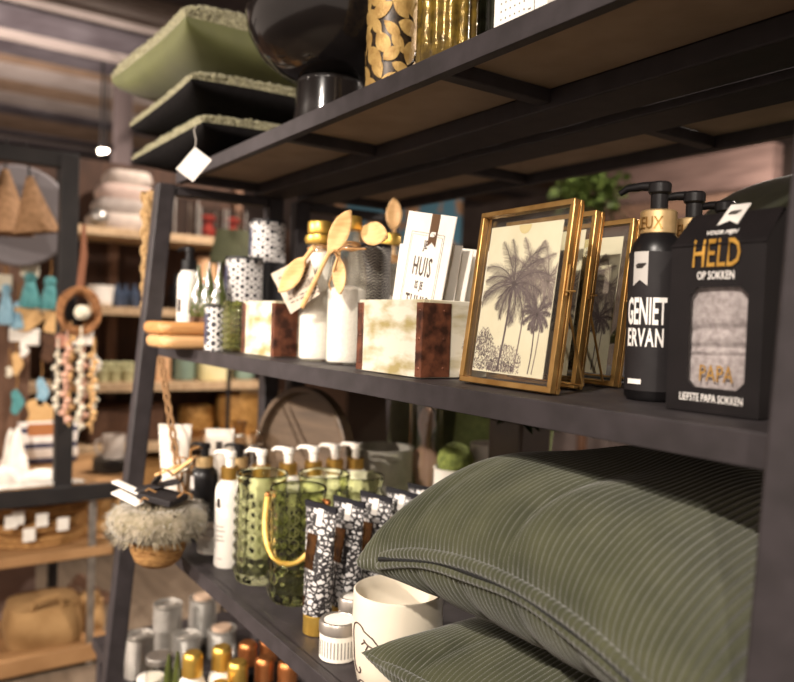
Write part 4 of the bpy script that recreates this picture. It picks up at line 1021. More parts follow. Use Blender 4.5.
for px, py, X_, lab in ((169, 654, -1.535, 'green cone ornament left of its twin'), (178, 652, -1.497, 'green cone ornament beside the gold caps')):
    x, y, zt = on_x(px, py, X_); h = zt-BOT
    tag(obj('cone_ornament', MB().lathe([(0, 0), (.016, 0), (.018, .006), (.015, h*.4), (.009, h*.75), (.003, h), (0, h)], 24, wob=lambda q, z, a: q*(1+.12*math.sin(z*260+a))), M_bottlegreen, None, (x, y, BOT)), lab, 'ornament', 'green cone ornaments')

# ------------------------------------------------------------------ things on the unit behind
BK = .8475*2-.83
def pot(label, px, Y, r, h, m, name='metal_pot', cat='pot', z=LOW):
    return tag(obj(name, MB().lathe([(0, 0), (r-.004, 0), (r, .004), (r, h-.004), (r+.002, h-.001), (r, h), (r-.004, h), (r-.004, .008), (0, .008)], 56), m, None, (X_at(px, Y, z+h), Y, z)), label, cat)
pot('round galvanised metal pot behind the white pump bottles', 383, .955, .070, .185, mat('pale_zinc', '#d2cec2', .6, 0, '#b3afa2', 22, .05, 40))
def cloche():
    Y = 1.04; t = thing('glass_cloche', 'clear glass cylinder on the rear shelf sheltering a pale bust', 'cloche', (X_at(426, Y, LOW+.2), Y, LOW))
    r, h = .039, .33
    obj('glass', MB().lathe([(r, .018), (r, h-.02), (r*.9, h-.006), (r*.6, h), (0, h+.002)], 48), pane_mat('cloche_glass', '#f6f6f0', 3.), t); obj('base', MB().cyl(.043, 0, .018, 48, bev=.003), M_darkwood, t)
    b = thing('bust_figurine', 'pale pink bust figurine inside the glass cylinder', 'figurine', (t.location.x, Y, LOW+.0735), R(35))
    M_pl = mat('pink_plaster', '#c9a594', .8, 0, '#bb9585', 20)
    mb = MB(); rings = [(.030, .020, 0, 0), (.027, .018, .02, 0), (.038, .022, .05, .0), (.050, .026, .085, 0), (.052, .024, .105, 0), (.036, .021, .124, 0), (.0165, .016, .138, -.001), (.0145, .0145, .155, -.003), (.018, .020, .168, -.006), (.024, .028, .185, -.006), (.027, .031, .205, -.004), (.025, .029, .225, -.001), (.016, .019, .240, .001), (.004, .005, .246, .002)]
    n = 28; vs = [(a*math.cos(2*PI*j/n), b_*math.sin(2*PI*j/n)+y, z) for a, b_, z, y in rings for j in range(n)]
    mb.add(vs, [(i*n+j, i*n+(j+1) % n, (i+1)*n+(j+1) % n, (i+1)*n+j) for i in range(len(rings)-1) for j in range(n)]+[tuple(range(n))[::-1], tuple((len(rings)-1)*n+j for j in range(n))])
    mb.ball((0, -.036, .196), .0045, .008, .009, 10, 8)
    for s in (-1, 1): mb.ball((s*.027, .0, .198), .004, .007, .010, 10, 8)
    mb.ball((0, .028, .222), .018, .016, .014, 14, 10)
    mb.map(lambda a, b2, c: (a*.68, b2*.68, c*.84)); obj('bust', mb, M_pl, b, smooth=80); obj('plinth', MB().cyl(.024, -.0548, -.0002, 28, bev=.002), M_darkwood, b)
cloche()
pot('white ceramic cup on the rear shelf, taller one at the right', 488, 1.045, .036, .228, M_white, 'white_cup', 'cup')
pot('white ceramic bowl with moss on the rear shelf', 456, .965, .045, .182, M_white, 'white_bowl', 'bowl')
tag(obj('moss_ball', MB().ball((0, 0, 0), .037, n=28, m=20), mat('moss', '#7f8a45', 1, 0, '#5a6430', 90, 1., 140), None, (X_at(455, .965, LOW+.18), .965, LOW+.196)), 'green moss ball sitting in the white bowl behind the cushions', 'moss')
def vase_plant():
    Y = 1.0; x = X_at(520, Y, LOW+.3); t = thing('potted_plant', 'leafy green plant in a dark square vase under the middle shelf', 'plant', (x, Y, LOW))
    obj('vase', MB().box(-.045, .045, -.04, .04, 0, .30), mat('brown_ceramic', '#4a3a2c', .35, 0, '#382b20', 12), t, bevel=.006)
    mb = MB(); rg = random.Random(8)
    for k in range(44):
        a = rg.uniform(-.6, 2.2); L = rg.uniform(.05, .13); z = .295+rg.uniform(0, .03); d = Vector((math.cos(a)*1.2, -math.sin(a)*.6, rg.uniform(.0, .25)))
        p0 = Vector((rg.uniform(-.02, .02), rg.uniform(-.02, .02), z)); s = Vector((-d.y, d.x, 0)).normalized(); w_ = rg.uniform(.010, .018); P = [p0, p0+d*L*.4+s*w_, p0+d*L+Vector((0, 0, -.02)), p0+d*L*.4-s*w_]
        mb.add(P, [(0, 1, 2, 3)])
    obj('leaves', mb, mat('plant_leaf', '#5f7036', .5, 0, '#3d4d22', 20), t, smooth=0)
vase_plant()
def plain_cushion(label, loc, rot, a, b, h, m, seed=1):
    top, bot = pillow(a, b, h, h, 60, 60, .07, None, None, seed, 0, .5, .06); mb = shell(top); mb.merge(shell(bot))
    return tag(obj('plain_cushion', mb, m, None, loc, rot, smooth=80), label, 'cushion')
M_olv = mat('olive_cloth', '#4c5230', .9, 0, '#3e4426', 30, .3, 300, sheen=.3)
M_lgr = mat('pale_green_cloth', '#8c9a64', .9, 0, '#7a8855', 60, .4, 300)
plain_cushion('olive cushion lying behind the sock box and black bottles', (-.53, 1.00, MID+.187), (R(42), R(-5), R(-4)), .215, .18, .06, M_olv, 3)
plain_cushion('pale green cushion lying under the middle shelf on the rear unit', (X_at(498, 1.13, LOW+.30), 1.135, LOW+.172), (R(84), 0, R(4)), .15, .165, .045, M_lgr, 5)
plain_cushion('dark green cushion standing upright behind the round tray', (-1.555, 1.16, LOW+.172), (R(86), 0, R(-1)), .17, .165, .045, M_olv, 6)
x, y, zv = on_x(233, 231, -2.75)
t = thing('floor_lamp', 'floor lamp with an olive cloth shade beyond the patterned tins', 'lamp', (x, y, 0)); zb = on_x(233, 264, -2.75)[2]
obj('lamp_shade', MB().lathe([(.088, zb), (.062, zv), (.060, zv), (.086, zb)], 40), mat('olive_glaze', '#54553a', .8, 0, '#444630', 10), t)
obj('pole', MB().cyl(.008, .02, zv-.02, 12), M_black, t); obj('base', MB().cyl(.11, 0, .0195, 32, bev=.004), M_black, t)
tag(obj('dark_box', MB().box(-.13, .13, -.05, .05, 0, .185), mat('charcoal_board', '#26221f', .8), None, (-1.40, 1.02, MID), bevel=.004), 'large charcoal box behind the patterned tins', 'box')

# ------------------------------------------------------------------ left display stand (hanging charms, mats, bags)
XD = -2.85
M_iron = mat('dark_iron', '#171414', .6, 0, '#201c1b', 10)
M_plank = mat('brown_plank', '#7a5c48', .75, 0, '#604535', 5, .05, 40, stretch=(1, 9, 1.2))
def dz(py, px=50): return on_x(px, py, XD)[2]
def dy(px, py=350): return on_x(px, py, XD)[1]
zt, zl = dz(486), dz(553)
t = thing('display_stand', 'dark iron display stand with plank shelves at the left', 'display stand', (XD, dy(66), 0))
o = Vector((XD, dy(66), 0))
def part(name, x0, x1, y0, y1, z0, z1, m, bev=.003): return obj(name, MB().box(x0-o.x, x1-o.x, y0-o.y, y1-o.y, z0, z1), m, t, bevel=bev)
part('post', XD-.04, XD+.01, dy(57), dy(75), zt-.03, dz(152), M_iron)
part('post', XD-.62, XD-.57, dy(84), dy(94), 0, 1.95, M_iron)
part('post', XD-.04, XD-.01, dy(98)-.012, dy(98)+.012, 0, zt, M_tin)
part('top_rail', XD-.04, XD+.0, -.6, dy(75), dz(166), dz(150), M_iron)
part('shelf_board', XD-.6, XD, -.6, dy(132), zt-.03, zt, mat('shelf_oak', '#a98258', .6, 0, '#8f6a44', 5, .05, 40, stretch=(9, 1, 1)))
part('shelf_edge', XD+.0005, XD+.022, -.6, dy(132), zt-.062, zt-.002, M_iron)
part('shelf_board', XD-.6, XD, -.6, dy(118), zl-.035, zl, MATS['shelf_oak'])
part('back_board', XD-.60, XD-.57, -.6, dy(56), zt+.001, 1.52, M_plank)
part('shelf_board', XD-.6, XD, -.6, dy(118), .02, .08, MATS['shelf_oak'])

def D(px, py, dx=0.): return on_x(px, py, XD-dx)
def cone(label, px, py, r, h, rot, dx_): 
    x, y, z = D(px, py, dx_); t = thing('wicker_cone', label, 'lampshade', (x, y, z), group='tan wicker cones', rot=rot)
    obj('cone_body', MB().lathe([(r, 0), (r*.55, h*.5), (.012, h), (0, h+.001)], 36), mat('tan_wicker', '#95714f', .8, 0, '#785838', 60, .5, 120), t)
    mb = MB(); mb.tube([(0, 0, h), (0, .003, h+.12)], .004, 6); obj('cord', mb, M_iron, t)
cone('tan wicker cone at the far left under the iron rail', 4, 234, .102, .24, (0, 0, 0), .30); cone('tan wicker cone hanging nearest the dark post', 37, 233, .080, .20, (R(8), 0, 0), .13)
x, y, z = D(18, 216, .45); mb = MB().lathe([(0, 0), (.19, 0), (.20, .01), (.19, .02), (0, .02)], 48); mb.map(lambda a, b, c: (c, a, b)); tag(obj('round_mirror', mb, mat('grey_disc', '#6f6a6c', .5), None, (x, y, z)), 'round grey disc behind the tan cones', 'mirror')
M_teal = mat('teal_bead', '#5f9c9c', .5, 0, '#3f7d80', 60); M_sky = mat('sky_blue', '#9cc0d0', .6, 0, '#7aa5ba', 40)
def charm(label, px, py, w_, h_, m, kind=0, dx=.50, name='hanging_charm', group='charms hanging on the plank board'):
    x, y, z = D(px, py, dx); k = (2.9+dx)/FPX; w_, h_ = w_*k*.95, h_*k*.95; t = thing(name, label, 'ornament', (x, y, z), group=group)
    if kind == 0:   # tassel
        mb = MB(); mb.lathe([(0, h_*.5), (w_*.22, h_*.46), (w_*.28, h_*.30), (w_*.2, h_*.24), (w_*.5, -h_*.42), (w_*.42, -h_*.5), (0, -h_*.5)], 20, wob=lambda q, zz, a: q*(1+.1*math.cos(10*a)))
        obj('tassel', mb, m, t)
    elif kind == 1: obj('tag_card', MB().box(-.004, .004, -w_/2, w_/2, -h_/2, h_/2), m, t, bevel=.004)
    elif kind == 2: # fish / bird shaped wood
        pts = [(0, w_*.5*math.cos(a)*(.75+.25*math.cos(3*a)), h_*.5*math.sin(a)) for a in np.linspace(0, 2*PI, 28)[:-1]]
        obj('cutout', MB().poly(pts, (.014, 0, 0)), m, t, bevel=.003)
    mb = MB(); mb.tube([(0, 0, h_*.48), (0, .004, h_*.5+.03), (0, 0, h_*.5+.07)], .003, 5); obj('string', mb, M_twine, t)
ch = [(6, 304, 15, 38, M_sky, 0, 'pale blue tassel charm at the far left of the board'), (30, 290, 19, 34, M_teal, 0, 'teal tassel charm second from the left'), (50, 293, 19, 32, M_teal, 0, 'teal tassel charm nearest the dark post'), (18, 315, 13, 26, M_sky, 0, 'small blue tassel charm between the larger teal ones'),
      (30, 265, 16, 22, M_cream, 1, 'cream card above the teal tassels'), (4, 283, 14, 16, M_cream, 1, 'cream card at the far left above the blue tassel'), (30, 337, 17, 16, M_paper, 1, 'square white card in the middle of the board'), (15, 334, 10, 14, M_paper, 1, 'small white card left of the square one'), (23, 351, 10, 12, M_paper, 2, 'small white charm beneath the square card'),
      (16, 364, 12, 22, M_woodl, 2, 'pale wooden charm low on the left'), (9, 372, 9, 10, M_cream, 2, 'cream charm at the lower far left'), (41, 392, 14, 28, M_sky, 2, 'pale blue fish-shaped charm above the striped cloth'), (16, 402, 14, 24, M_teal, 2, 'teal charm left of the blue fish shape'), (58, 391, 10, 22, M_cream, 2, 'cream and blue charm right of the fish shape'),
      (38, 414, 32, 30, M_woodl, 2, 'broad pale wooden cutout above the striped cloth'), (26, 318, 30, 26, M_woodl, 2, 'pale wooden cutout beneath the teal tassels'), (52, 322, 24, 22, M_woodl, 2, 'pale wooden cutout beside the wreath'), (49, 347, 22, 30, M_darkwood, 2, 'dark brown cutout left of the hanging strings')]
for px, py, w_, h_, m_, k_, lab in ch: charm(lab, px, py, w_, h_, m_, k_)
# wreath and strings in front
x, y, z = D(75, 311, .0); k = 2.9/FPX; t = thing('twine_wreath', 'round twine wreath hanging by the dark post', 'wreath', (x+.065, y, z))
rg = random.Random(4); mb = MB()
for q in range(16):
    rr = k*rg.uniform(13, 19); a0 = rg.uniform(0, 6); dx_ = rg.uniform(-.02, .02)
    mb.tube([(dx_+.008*math.sin(3*a+a0), rr*math.cos(a)*.95, rr*1.12*math.sin(a)) for a in np.linspace(0, 2*PI, 26)[:-1]], .006, 5, closed=True)
obj('ring', mb, mat('wreath_twig', '#a9784c', .85, 0, '#7a5030', 60), t); obj('bloom', MB().ball((.03, .004, -.005), .028, .026, .026, 14, 10), M_cream, t)
mb = MB(); mb.tube([(0, 0, k*17), (.0, .012, k*50), (0, .01, k*78)], [.013, .012, .006], 6); obj('leather_strap', mb, mat('tan_leather', '#84553c', .6), t)
nm = ['string of pale beads, leftmost of the hanging bunch', 'string of pinkish beads in the hanging bunch', 'string of tan beads under the wreath', 'longest string of pale beads under the wreath', 'cream bead string right of the longest one', 'string of ivory beads near the white card', 'thin string of beads hanging rightmost in the bunch']
for i, (px, y0, y1) in enumerate(((58, 352, 412), (64, 345, 420), (71, 335, 425), (78, 340, 428), (84, 350, 424), (90, 352, 430), (95, 360, 415))):
    xx, yy, z1_ = D(px, y0, -.05); z0_ = D(px, y1, -.02)[2]; mb = MB(); n = int((z1_-z0_)/.022)
    for q in range(n): mb.ball((.012*math.sin(q*1.7+i), .008*math.sin(q*2.3+i), -(q+.5)*.022), .0125, .012, .0115, 8, 6)
    mb.tube([(0, 0, .05), (0, 0, -(z1_-z0_))], .003, 5)
    tag(obj('hanging_bead_string', mb, (M_cream, mat('pink_bead', '#c79c86', .7), M_woodl)[i % 3], None, (xx+.05*(i % 2), yy, z1_)), nm[i], 'bead string', 'bead strings under the wreath')
charm('white square card hanging in front of the bead strings', 83, 337, 19, 16, M_paper, 1, -.06, group='cards at the wreath'); charm('white shell charm right of the bead strings', 94, 364, 14, 18, M_paper, 2, -.06, group='cards at the wreath')
charm('pinkish bow charm left of the white square card', 61, 341, 16, 14, mat('dusty_pink', '#c08a76', .8), 2, -.03, group='cards at the wreath')
# striped cloth, papers, tableware on the stand
x, y, z = D(47, 456, .40); t = thing('striped_cloth', 'navy and white striped cloth with a tan band, on the stand', 'cloth', (x, y, zt+.009)); kk = 3.3/FPX
zz_ = D(47, 424, .40)[2]-zt
obj('cloth_body', MB().grid(lambda u, v: (.02*math.sin(3*v), (u-.5)*50*kk+.004*math.sin(9*v), v*zz_+.001), 10, 30), two_tone('navy_stripes', stripe_fac(2, .062, .35), '#33314a', '#d9d2ca', .9, (.48, .52)), t, solid=.012)
obj('tan_band', MB().box(.014, .024, -17*kk, 17*kk, zz_-18*kk, zz_-1*kk), mat('tan_band', '#a2683c', .7), t)
lp = ['crumpled white paper pile at the far left of the stand shelf', 'white folded napkin in front of the striped cloth', 'white cloth bundle upright beside the striped cloth', 'flat white sheet along the stand edge']
for lab, (px, py, dx_, sx_, sy_, sz_, rz) in zip(lp, ((6, 480, .12, .10, .14, .05, 10), (45, 476, .10, .09, .18, .035, -6), (14, 462, .28, .07, .08, .15, 20), (30, 488, .03, .045, .36, .012, 2))):
    x, y, _ = D(px, py, dx_); rg2 = random.Random(px)
    mb = MB().grid(lambda u, v: (sx_*(u-.5), sy_*(v-.5), sz_*max(.0, math.sin(PI*u)*math.sin(PI*v))**.4*(1+.25*math.sin(13*u+7*v+px))+.001), 20, 20)
    mb.add([(sx_*(u-.5), sy_*(v-.5), .0005) for u, v in ((0, 0), (1, 0), (1, 1), (0, 1))], [(3, 2, 1, 0)])
    tag(obj('paper_bundle' if sz_ > .02 else 'paper_sheet', mb, M_paper, None, (x, y, zt+.0005), (0, 0, R(rz))), lab, 'paper')
x, y, _ = D(113, 478, .16)
pt = ['lowest grey plate stacked under the mug', 'second grey plate of the stack under the mug', 'third grey plate of the stack under the mug', 'topmost grey plate directly under the mug']
for i in range(4): tag(obj('plate', MB().lathe([(0, 0), (.045, 0), (.075, .010), (.078, .013), (.072, .012), (.044, .005), (0, .005)], 40), mat('grey_glaze', '#6f6a68', .35, 0, '#4d4948', 30), None, (x, y, zt+.0005+.0135*i)), pt[i], 'plate', 'grey plates stacked on the stand')
mb = MB().lathe([(0, 0), (.036, 0), (.040, .005), (.043, .09), (.040, .09), (.037, .008), (0, .008)], 40); mb.tube([(0, -.042, .075), (0, -.066, .07), (0, -.07, .045), (0, -.058, .022), (0, -.041, .018)], .0055, 8)
tag(obj('mug', mb, mat('pale_mug', '#c9beb4', .4, 0, '#b8aca1', 20), None, (x, y, zt+.0005+.0135*4)), 'pale stoneware mug standing on the stack of plates', 'mug')
# wicker mats
x, y, _ = D(36, 545, .26)
for i in range(9):
    rr = .195-.006*(i % 3); tag(obj('wicker_mat', MB().lathe([(0, .0), (rr-.006, 0), (rr, .006), (rr, .013), (rr-.006, .018), (0, .018)], 56, wob=lambda q, zz, a: q*(1+.012*math.sin(31*a))), M_wicker, None, (x+.010*math.sin(i*2.1), y+.012*math.sin(i*1.3), zl+.0185*i+.0005)),
        ['round wicker mat at the bottom of its stack', 'second round wicker mat from the bottom', 'third round wicker mat from the bottom', 'fourth round wicker mat from the bottom', 'round wicker mat in the middle of the stack', 'fourth round wicker mat from the top', 'third round wicker mat from the top', 'second round wicker mat from the top', 'topmost round wicker mat of the stack'][i], 'mat', 'round wicker mats stacked on the stand')
for px, py, lab in ((11, 522, 'white tag leftmost on the wicker mats'), (18, 518, 'white tag second from left on the wicker mats'), (42, 520, 'white tag hanging high on the wicker mats'), (29, 535, 'white tag hanging lowest on the wicker mats'), (63, 524, 'white tag at the right of the wicker mats')):
    xx, yy, zz = D(px, py, .045); tag(obj('mat_tag', MB().box(-.001, .001, -.020, .020, -.024, .024), M_paper, None, (xx, yy, zz), (0, R(4), 0)), lab, 'tag', 'white tags on the wicker mats')
xx, yy, _ = D(100, 540, .25); t = thing('wicker_basket', 'pale wicker basket behind the thin pole on the lower shelf', 'basket', (xx, yy, zl+.0005)); obj('basket_body', MB().lathe([(0, 0), (.07, 0), (.085, .02), (.09, .15), (.082, .15), (.075, .02), (0, .01)], 40), mat('pale_wicker', '#cfa76d', .8, 0, '#a87c45', 60, .5, 120), t)
# bags and crate below
M_canvas = mat('beige_canvas', '#a78457', .9, 0, '#8f6d43', 10, .3, 200)
def bag(label, px, py, w_, h_, d_, dx_):
    x, y, _ = D(px, py, dx_); t = thing('canvas_bag', label, 'bag', (x, y, .0805), group='beige canvas bags')
    mb = MB()
    def f(u, v):
        a = 2*PI*u; c, s = math.cos(a), math.sin(a); q = (abs(c)**4+abs(s)**4)**-.25; k = (1-.06*v)*(.93+.07*math.sin(PI*min(1, v*1.2)))*(1-max(0, (v-.9)/.1)**2*.6)
        return (d_/2*c*q*k+.01*math.sin(5*v+2*a), w_/2*s*q*k, h_*v)
    mb.grid(f, 40, 20, True); n = len(mb.v); mb.add(mb.v[-40:], [tuple(range(40))]); mb.add(mb.v[:40], [tuple(range(40))[::-1]])
    obj('bag_body', mb, M_canvas, t)
    h2 = MB(); h2.tube([(d_/2*.8, -w_*.2, h_*.9), (d_/2+.01, -w_*.16, h_+.03), (d_/2, w_*.1, h_+.035), (d_/2*.8, w_*.2, h_*.9)], .008, 8); obj('handle', h2, M_canvas, t)
bag('big boxy beige canvas bag at the bottom left', 42, 660, 70*2.9/FPX, dz(612, 40)-.0805, .24, .16)
bag('slim beige canvas bag squeezed beside the thin pole', 88, 650, 26*2.9/FPX, dz(615, 88)-.0805, .16, .20)
t = thing('slatted_crate', 'dark wooden slatted crate tilted behind the canvas bags', 'crate', D(80, 603, .40), rot=(R(48), 0, 0)); t.scale = (.7, .55, .55)
for i in range(4): obj('slat', MB().box(0, .016, -.05+.085*i-.12, .025+.085*i-.12, -.17, .17), M_plank, t, bevel=.003)
for s in (-1, 1): obj('batten', MB().box(-.02, -.0005, -.17, .17, s*.12-.02, s*.12+.02), M_plank, t, bevel=.002)
x, y, _ = D(2, 592, .47); tag(obj('storage_box', MB().box(-.08, .08, -.11, .11, 0, .30), mat('taupe_card', '#8b7468', .8, 0, '#7a655b', 6), None, (x, y, .0805), bevel=.006), 'taupe storage box behind the big canvas bag', 'box')

# ------------------------------------------------------------------ wooden wall rack in the far left
XW = -4.05
M_pine = mat('pale_pine', '#c6aa88', .6, 0, '#b0926e', 5, .05, 40, stretch=(1, 8, 8))
def W(px, py, dx=0.): return on_x(px, py, XW-dx)
zs = [W(150, 231)[2], W(150, 308)[2], W(150, 383)[2], .60, .22]
y0, y1 = .30, W(262, 378)[1]
t = thing('wooden_shelf_rack', 'tall pale wooden shelf rack beyond the iron stand', 'shelf', (XW, y0, 0)); o = Vector((XW, y0, 0))
for z in zs: obj('shelf_board', MB().box(-.42, 0, 0, y1-y0, z-.045, z), M_pine, t, bevel=.003)
for yy in (0, .78*(y1-y0)*.62, y1-y0-.05): obj('upright', MB().box(-.42, -.36, yy, yy+.05, 0, 2.1), M_plank, t, bevel=.003)
obj('back_board', MB().box(-.46, -.425, 0, y1-y0, 0, 2.15), mat('rack_back', '#4a3326', .8, 0, '#38261c', 4, stretch=(1, 7, 1)), t)
kw = 4.1/FPX
def at_w(px, z, dx): return (XW-dx, W(px, 300, dx)[1], z+.0005)
lt = [('pile of folded pale textiles on the wooden rack, lowest', 118, 62, 16), ('second folded textile of the pale pile', 121, 58, 14), ('third folded textile of the pale pile, with faint pink stripes', 122, 54, 14), ('topmost folded textile of the pale pile', 124, 44, 14)]
z = zs[0]
for i, (lab, px, w_, h_) in enumerate(lt):
    a, b = w_*kw, h_*kw; mb = MB().grid(lambda u, v: (.13*math.cos(2*PI*u)*(abs(math.cos(2*PI*u))**4+abs(math.sin(2*PI*u))**4)**-.25*(.9+.1*math.sin(PI*v)), a/2*math.sin(2*PI*u)*(abs(math.cos(2*PI*u))**4+abs(math.sin(2*PI*u))**4)**-.25*(.88+.12*math.sin(PI*v)), b*v+.008*math.sin(2*PI*u*2+i)*math.sin(PI*v)), 40, 8, True)
    mb.add(mb.v[-40:], [tuple(range(40))]); mb.add(mb.v[:40], [tuple(range(40))[::-1]])
    tag(obj('folded_textile', mb, (mat('pale_linen', '#cdbfb2', .9, 0, '#a99b92', 9), mat('grey_linen', '#b3a79d', .9, 0, '#8f857f', 7), mat('rose_linen', '#cbb3a8', .9, 0, '#b09a90', 8), MATS['pale_linen'])[i], None, at_w(px, z, .2)), lab, 'textile', 'folded textiles on the wooden rack'); z += b+.001
tag(obj('glass_ball', MB().ball((0, 0, .05), .05, n=24, m=16), M_tin, None, at_w(97, zs[0], .05)), 'silvery ball at the foot of the pale textiles', 'ornament')
def gbox(label, px, w_, h_, red):
    t = thing('glass_box', label, 'box', at_w(px, zs[0], .18), group='glass boxes on the wooden rack'); a, b = w_*kw/2, h_*kw
    obj('glass', MB().box(-.07, .07, -a, a, 0, b), pane_mat('rack_glass', '#d9d2cc', 1.2) if 'rack_glass' not in MATS else MATS['rack_glass'], t, smooth=0)
    if red: obj('red_filling', MB().lathe([(0, .02), (.035, .02), (.045, .05), (.02, .09), (.05, .12), (.03, .14), (0, .14)], 20), mat('red_paper', '#b5392b', .6), t)
    mb = MB(); 
    for s in (-1, 1):
        for q in (-1, 1): mb.box(s*.07-.004, s*.07+.004, q*a-.004, q*a+.004, 0, b)
    obj('edge_frame', mb, M_tin, t)
gbox('glass box with a red filling on the wooden rack, left one', 206, 26, 32, True); gbox('glass box with a red filling on the wooden rack, right one', 230, 20, 32, True); gbox('empty glass box left of the red-filled ones', 180, 24, 38, False)
tag(obj('white_bowl', MB().lathe([(0, 0), (.05, 0), (.06, .01), (.068, .11), (.06, .11), (.05, .015), (0, .015)], 40), M_white, None, at_w(101, zs[1], .12)), 'ribbed white bowl on the middle board of the wooden rack', 'bowl')
for i, (px, lab) in enumerate(((117, 'bluish glass bottle left of its two neighbours'), (125, 'bluish glass bottle in the middle of three'), (134, 'bluish glass bottle nearest the rack leg'))):
    tag(obj('glass_bottle', MB().lathe([(0, 0), (.026, 0), (.03, .01), (.03, .075), (.012, .10), (.012, .125), (0, .125)], 24), mat('blue_glass', '#4a5468', .08, 0, '#38414f', 20), None, at_w(px, zs[1], .10+.03*(i % 2))), lab, 'bottle', 'bluish glass bottles')
for i, (px, w_, lab) in enumerate(((104, 12, 'pale flower-like ornament leftmost on the lower board'), (116, 13, 'pale flower-like ornament in the middle of the lower board'), (129, 13, 'pale flower-like ornament beside the rack leg'))):
    mb = MB(); rg = random.Random(i)
    for q in range(9): a = 2*PI*q/9; mb.ball((.022*math.cos(a), .022*math.sin(a), .06+.03*(q % 2)), .019, n=10, m=8)
    mb.lathe([(0, 0), (.03, 0), (.035, .05), (0, .05)], 16)
    tag(obj('flower_ornament', mb, mat('pale_sage', '#b9b58c', .8, 0, '#a3a078', 20), None, at_w(px, zs[2], .12)), lab, 'ornament', 'pale flower ornaments')
tag(obj('teal_cup', MB().lathe([(0, 0), (.05, 0), (.06, .01), (.06, .12), (.052, .12), (.048, .015), (0, .015)], 32), mat('sage_glaze', '#7d9182', .4), None, at_w(186, zs[2], .14)), 'sage green cup on the lower board, beyond the rack leg', 'cup')
tag(obj('teal_cup', MB().lathe([(0, 0), (.05, 0), (.06, .01), (.06, .10), (.052, .10), (.048, .015), (0, .015)], 32), mat('sage_glaze', ''), None, at_w(246, zs[2], .14)), 'second sage green cup at the right end of the board', 'cup')
tag(obj('cream_box', MB().box(-.06, .06, -.085, .085, 0, .11), mat('cream_card', '#e2d6a8', .7, 0, '#d6c890', 10), None, at_w(216, zs[2], .10), bevel=.006), 'cream box between the two sage green cups', 'box')
tag(obj('candle_stick', MB().lathe([(0, 0), (.05, 0), (.05, .20), (.04, .22), (0, .22)], 24), mat('peach_wax', '#d3a67c', .6), None, at_w(163, zs[2], .12)), 'peach pillar candle on the lower board by the leg', 'candle')
tag(obj('candle_stick', MB().lathe([(0, 0), (.06, 0), (.06, .26), (.045, .30), (0, .30)], 24), mat('peach_wax', ''), None, at_w(205, zs[1], .12)), 'pale pillar candle behind the green glass drops', 'candle')
for i, (px, lab, h_) in enumerate(((176, 'dark bottle on the middle board beyond the leg', .2), (150, 'dark jar in the shade behind the leg', .14))):
    tag(obj('dark_bottle', MB().lathe([(0, 0), (.035, 0), (.04, .01), (.04, h_*.6), (.015, h_*.75), (.015, h_), (0, h_)], 24), M_black, None, at_w(px, zs[1], .14)), lab, 'bottle', 'dark bottles on the wooden rack')
M_gw = mat('golden_wicker', '#c99a58', .5, .3, '#8f642f', 50, .6, 90)
for px, r_, h_, lab in ((240, .145, .23, 'golden wicker basket low on the wooden rack, right one'), (196, .10, .17, 'smaller golden wicker basket left of the large one')):
    tag(obj('golden_basket', MB().lathe([(0, 0), (r_*.8, 0), (r_, h_*.4), (r_*.95, h_), (r_*.88, h_), (r_*.9, h_*.4), (0, .02)], 40, wob=lambda q, zz, a: q*(1+.02*math.sin(24*a))), M_gw, None, (XW-.18, W(px, 420, .18)[1], .6005)), lab, 'basket', 'golden wicker baskets')
tag(obj('box_stack', MB().box(-.13, .13, -.20, .20, 0, .20), M_darkwood, None, (XW-.2, W(120, 500, .2)[1], .6005), bevel=.01), 'dark wooden chest on the wooden rack behind the plates', 'chest')
tag(obj('wicker_chest', MB().box(-.15, .15, -.30, .30, 0, .28), M_wicker, None, (XW-.2, W(165, 600, .2)[1], .2205), bevel=.02), 'long wicker chest at the foot of the wooden rack', 'chest')

# ------------------------------------------------------------------ far end of the shop, seen between the shelves
def Yp(px, py, Y): return on_y(px, py, Y)
t = thing('wall_panel', 'large blue picture panel far beyond the salt bottles', 'panel', Yp(380, 215, 3.6)); x0 = Yp(335, 215, 3.6)[0]-t.location.x; x1 = Yp(458, 215, 3.6)[0]-t.location.x
obj('panel_board', MB().box(x0, x1, 0, .04, -.9, .32), mat('blue_print', '#5e93ab', .7, 0, '#b5906e', 3.2, fac=(.52, .56)), t)
M_far = mat('far_shelving', '#6a4f3d', .8, 0, '#4a372b', 3)
t = thing('shop_cabinet', 'tall brown cabinet far behind the tins', 'cabinet', (Yp(290, 330, 3.4)[0], 3.4, 0)); obj('carcass', MB().box(-.55, .5, 0, .4, 0, 2.2), M_far, t)
for z in (.5, 1.0, 1.45): obj('shelf_board', MB().box(-.52, .48, -.3, -.001, z, z+.03), M_pine, t)
t = thing('shop_cabinet', 'long grey cabinet far behind the brass frames', 'cabinet', (Yp(520, 330, 4.2)[0], 4.2, 0)); obj('carcass', MB().box(-1.0, 1.0, 0, .5, 0, 1.98), mat('grey_cabinet', '#6a5d58', .8, 0, '#4d4441', 2), t)
obj('door', MB().box(-.95, -.02, -.03, -.001, .1, 1.9), mat('grey_cabinet', ''), t); obj('door', MB().box(.02, .95, -.03, -.001, .1, 1.9), mat('grey_cabinet', ''), t)
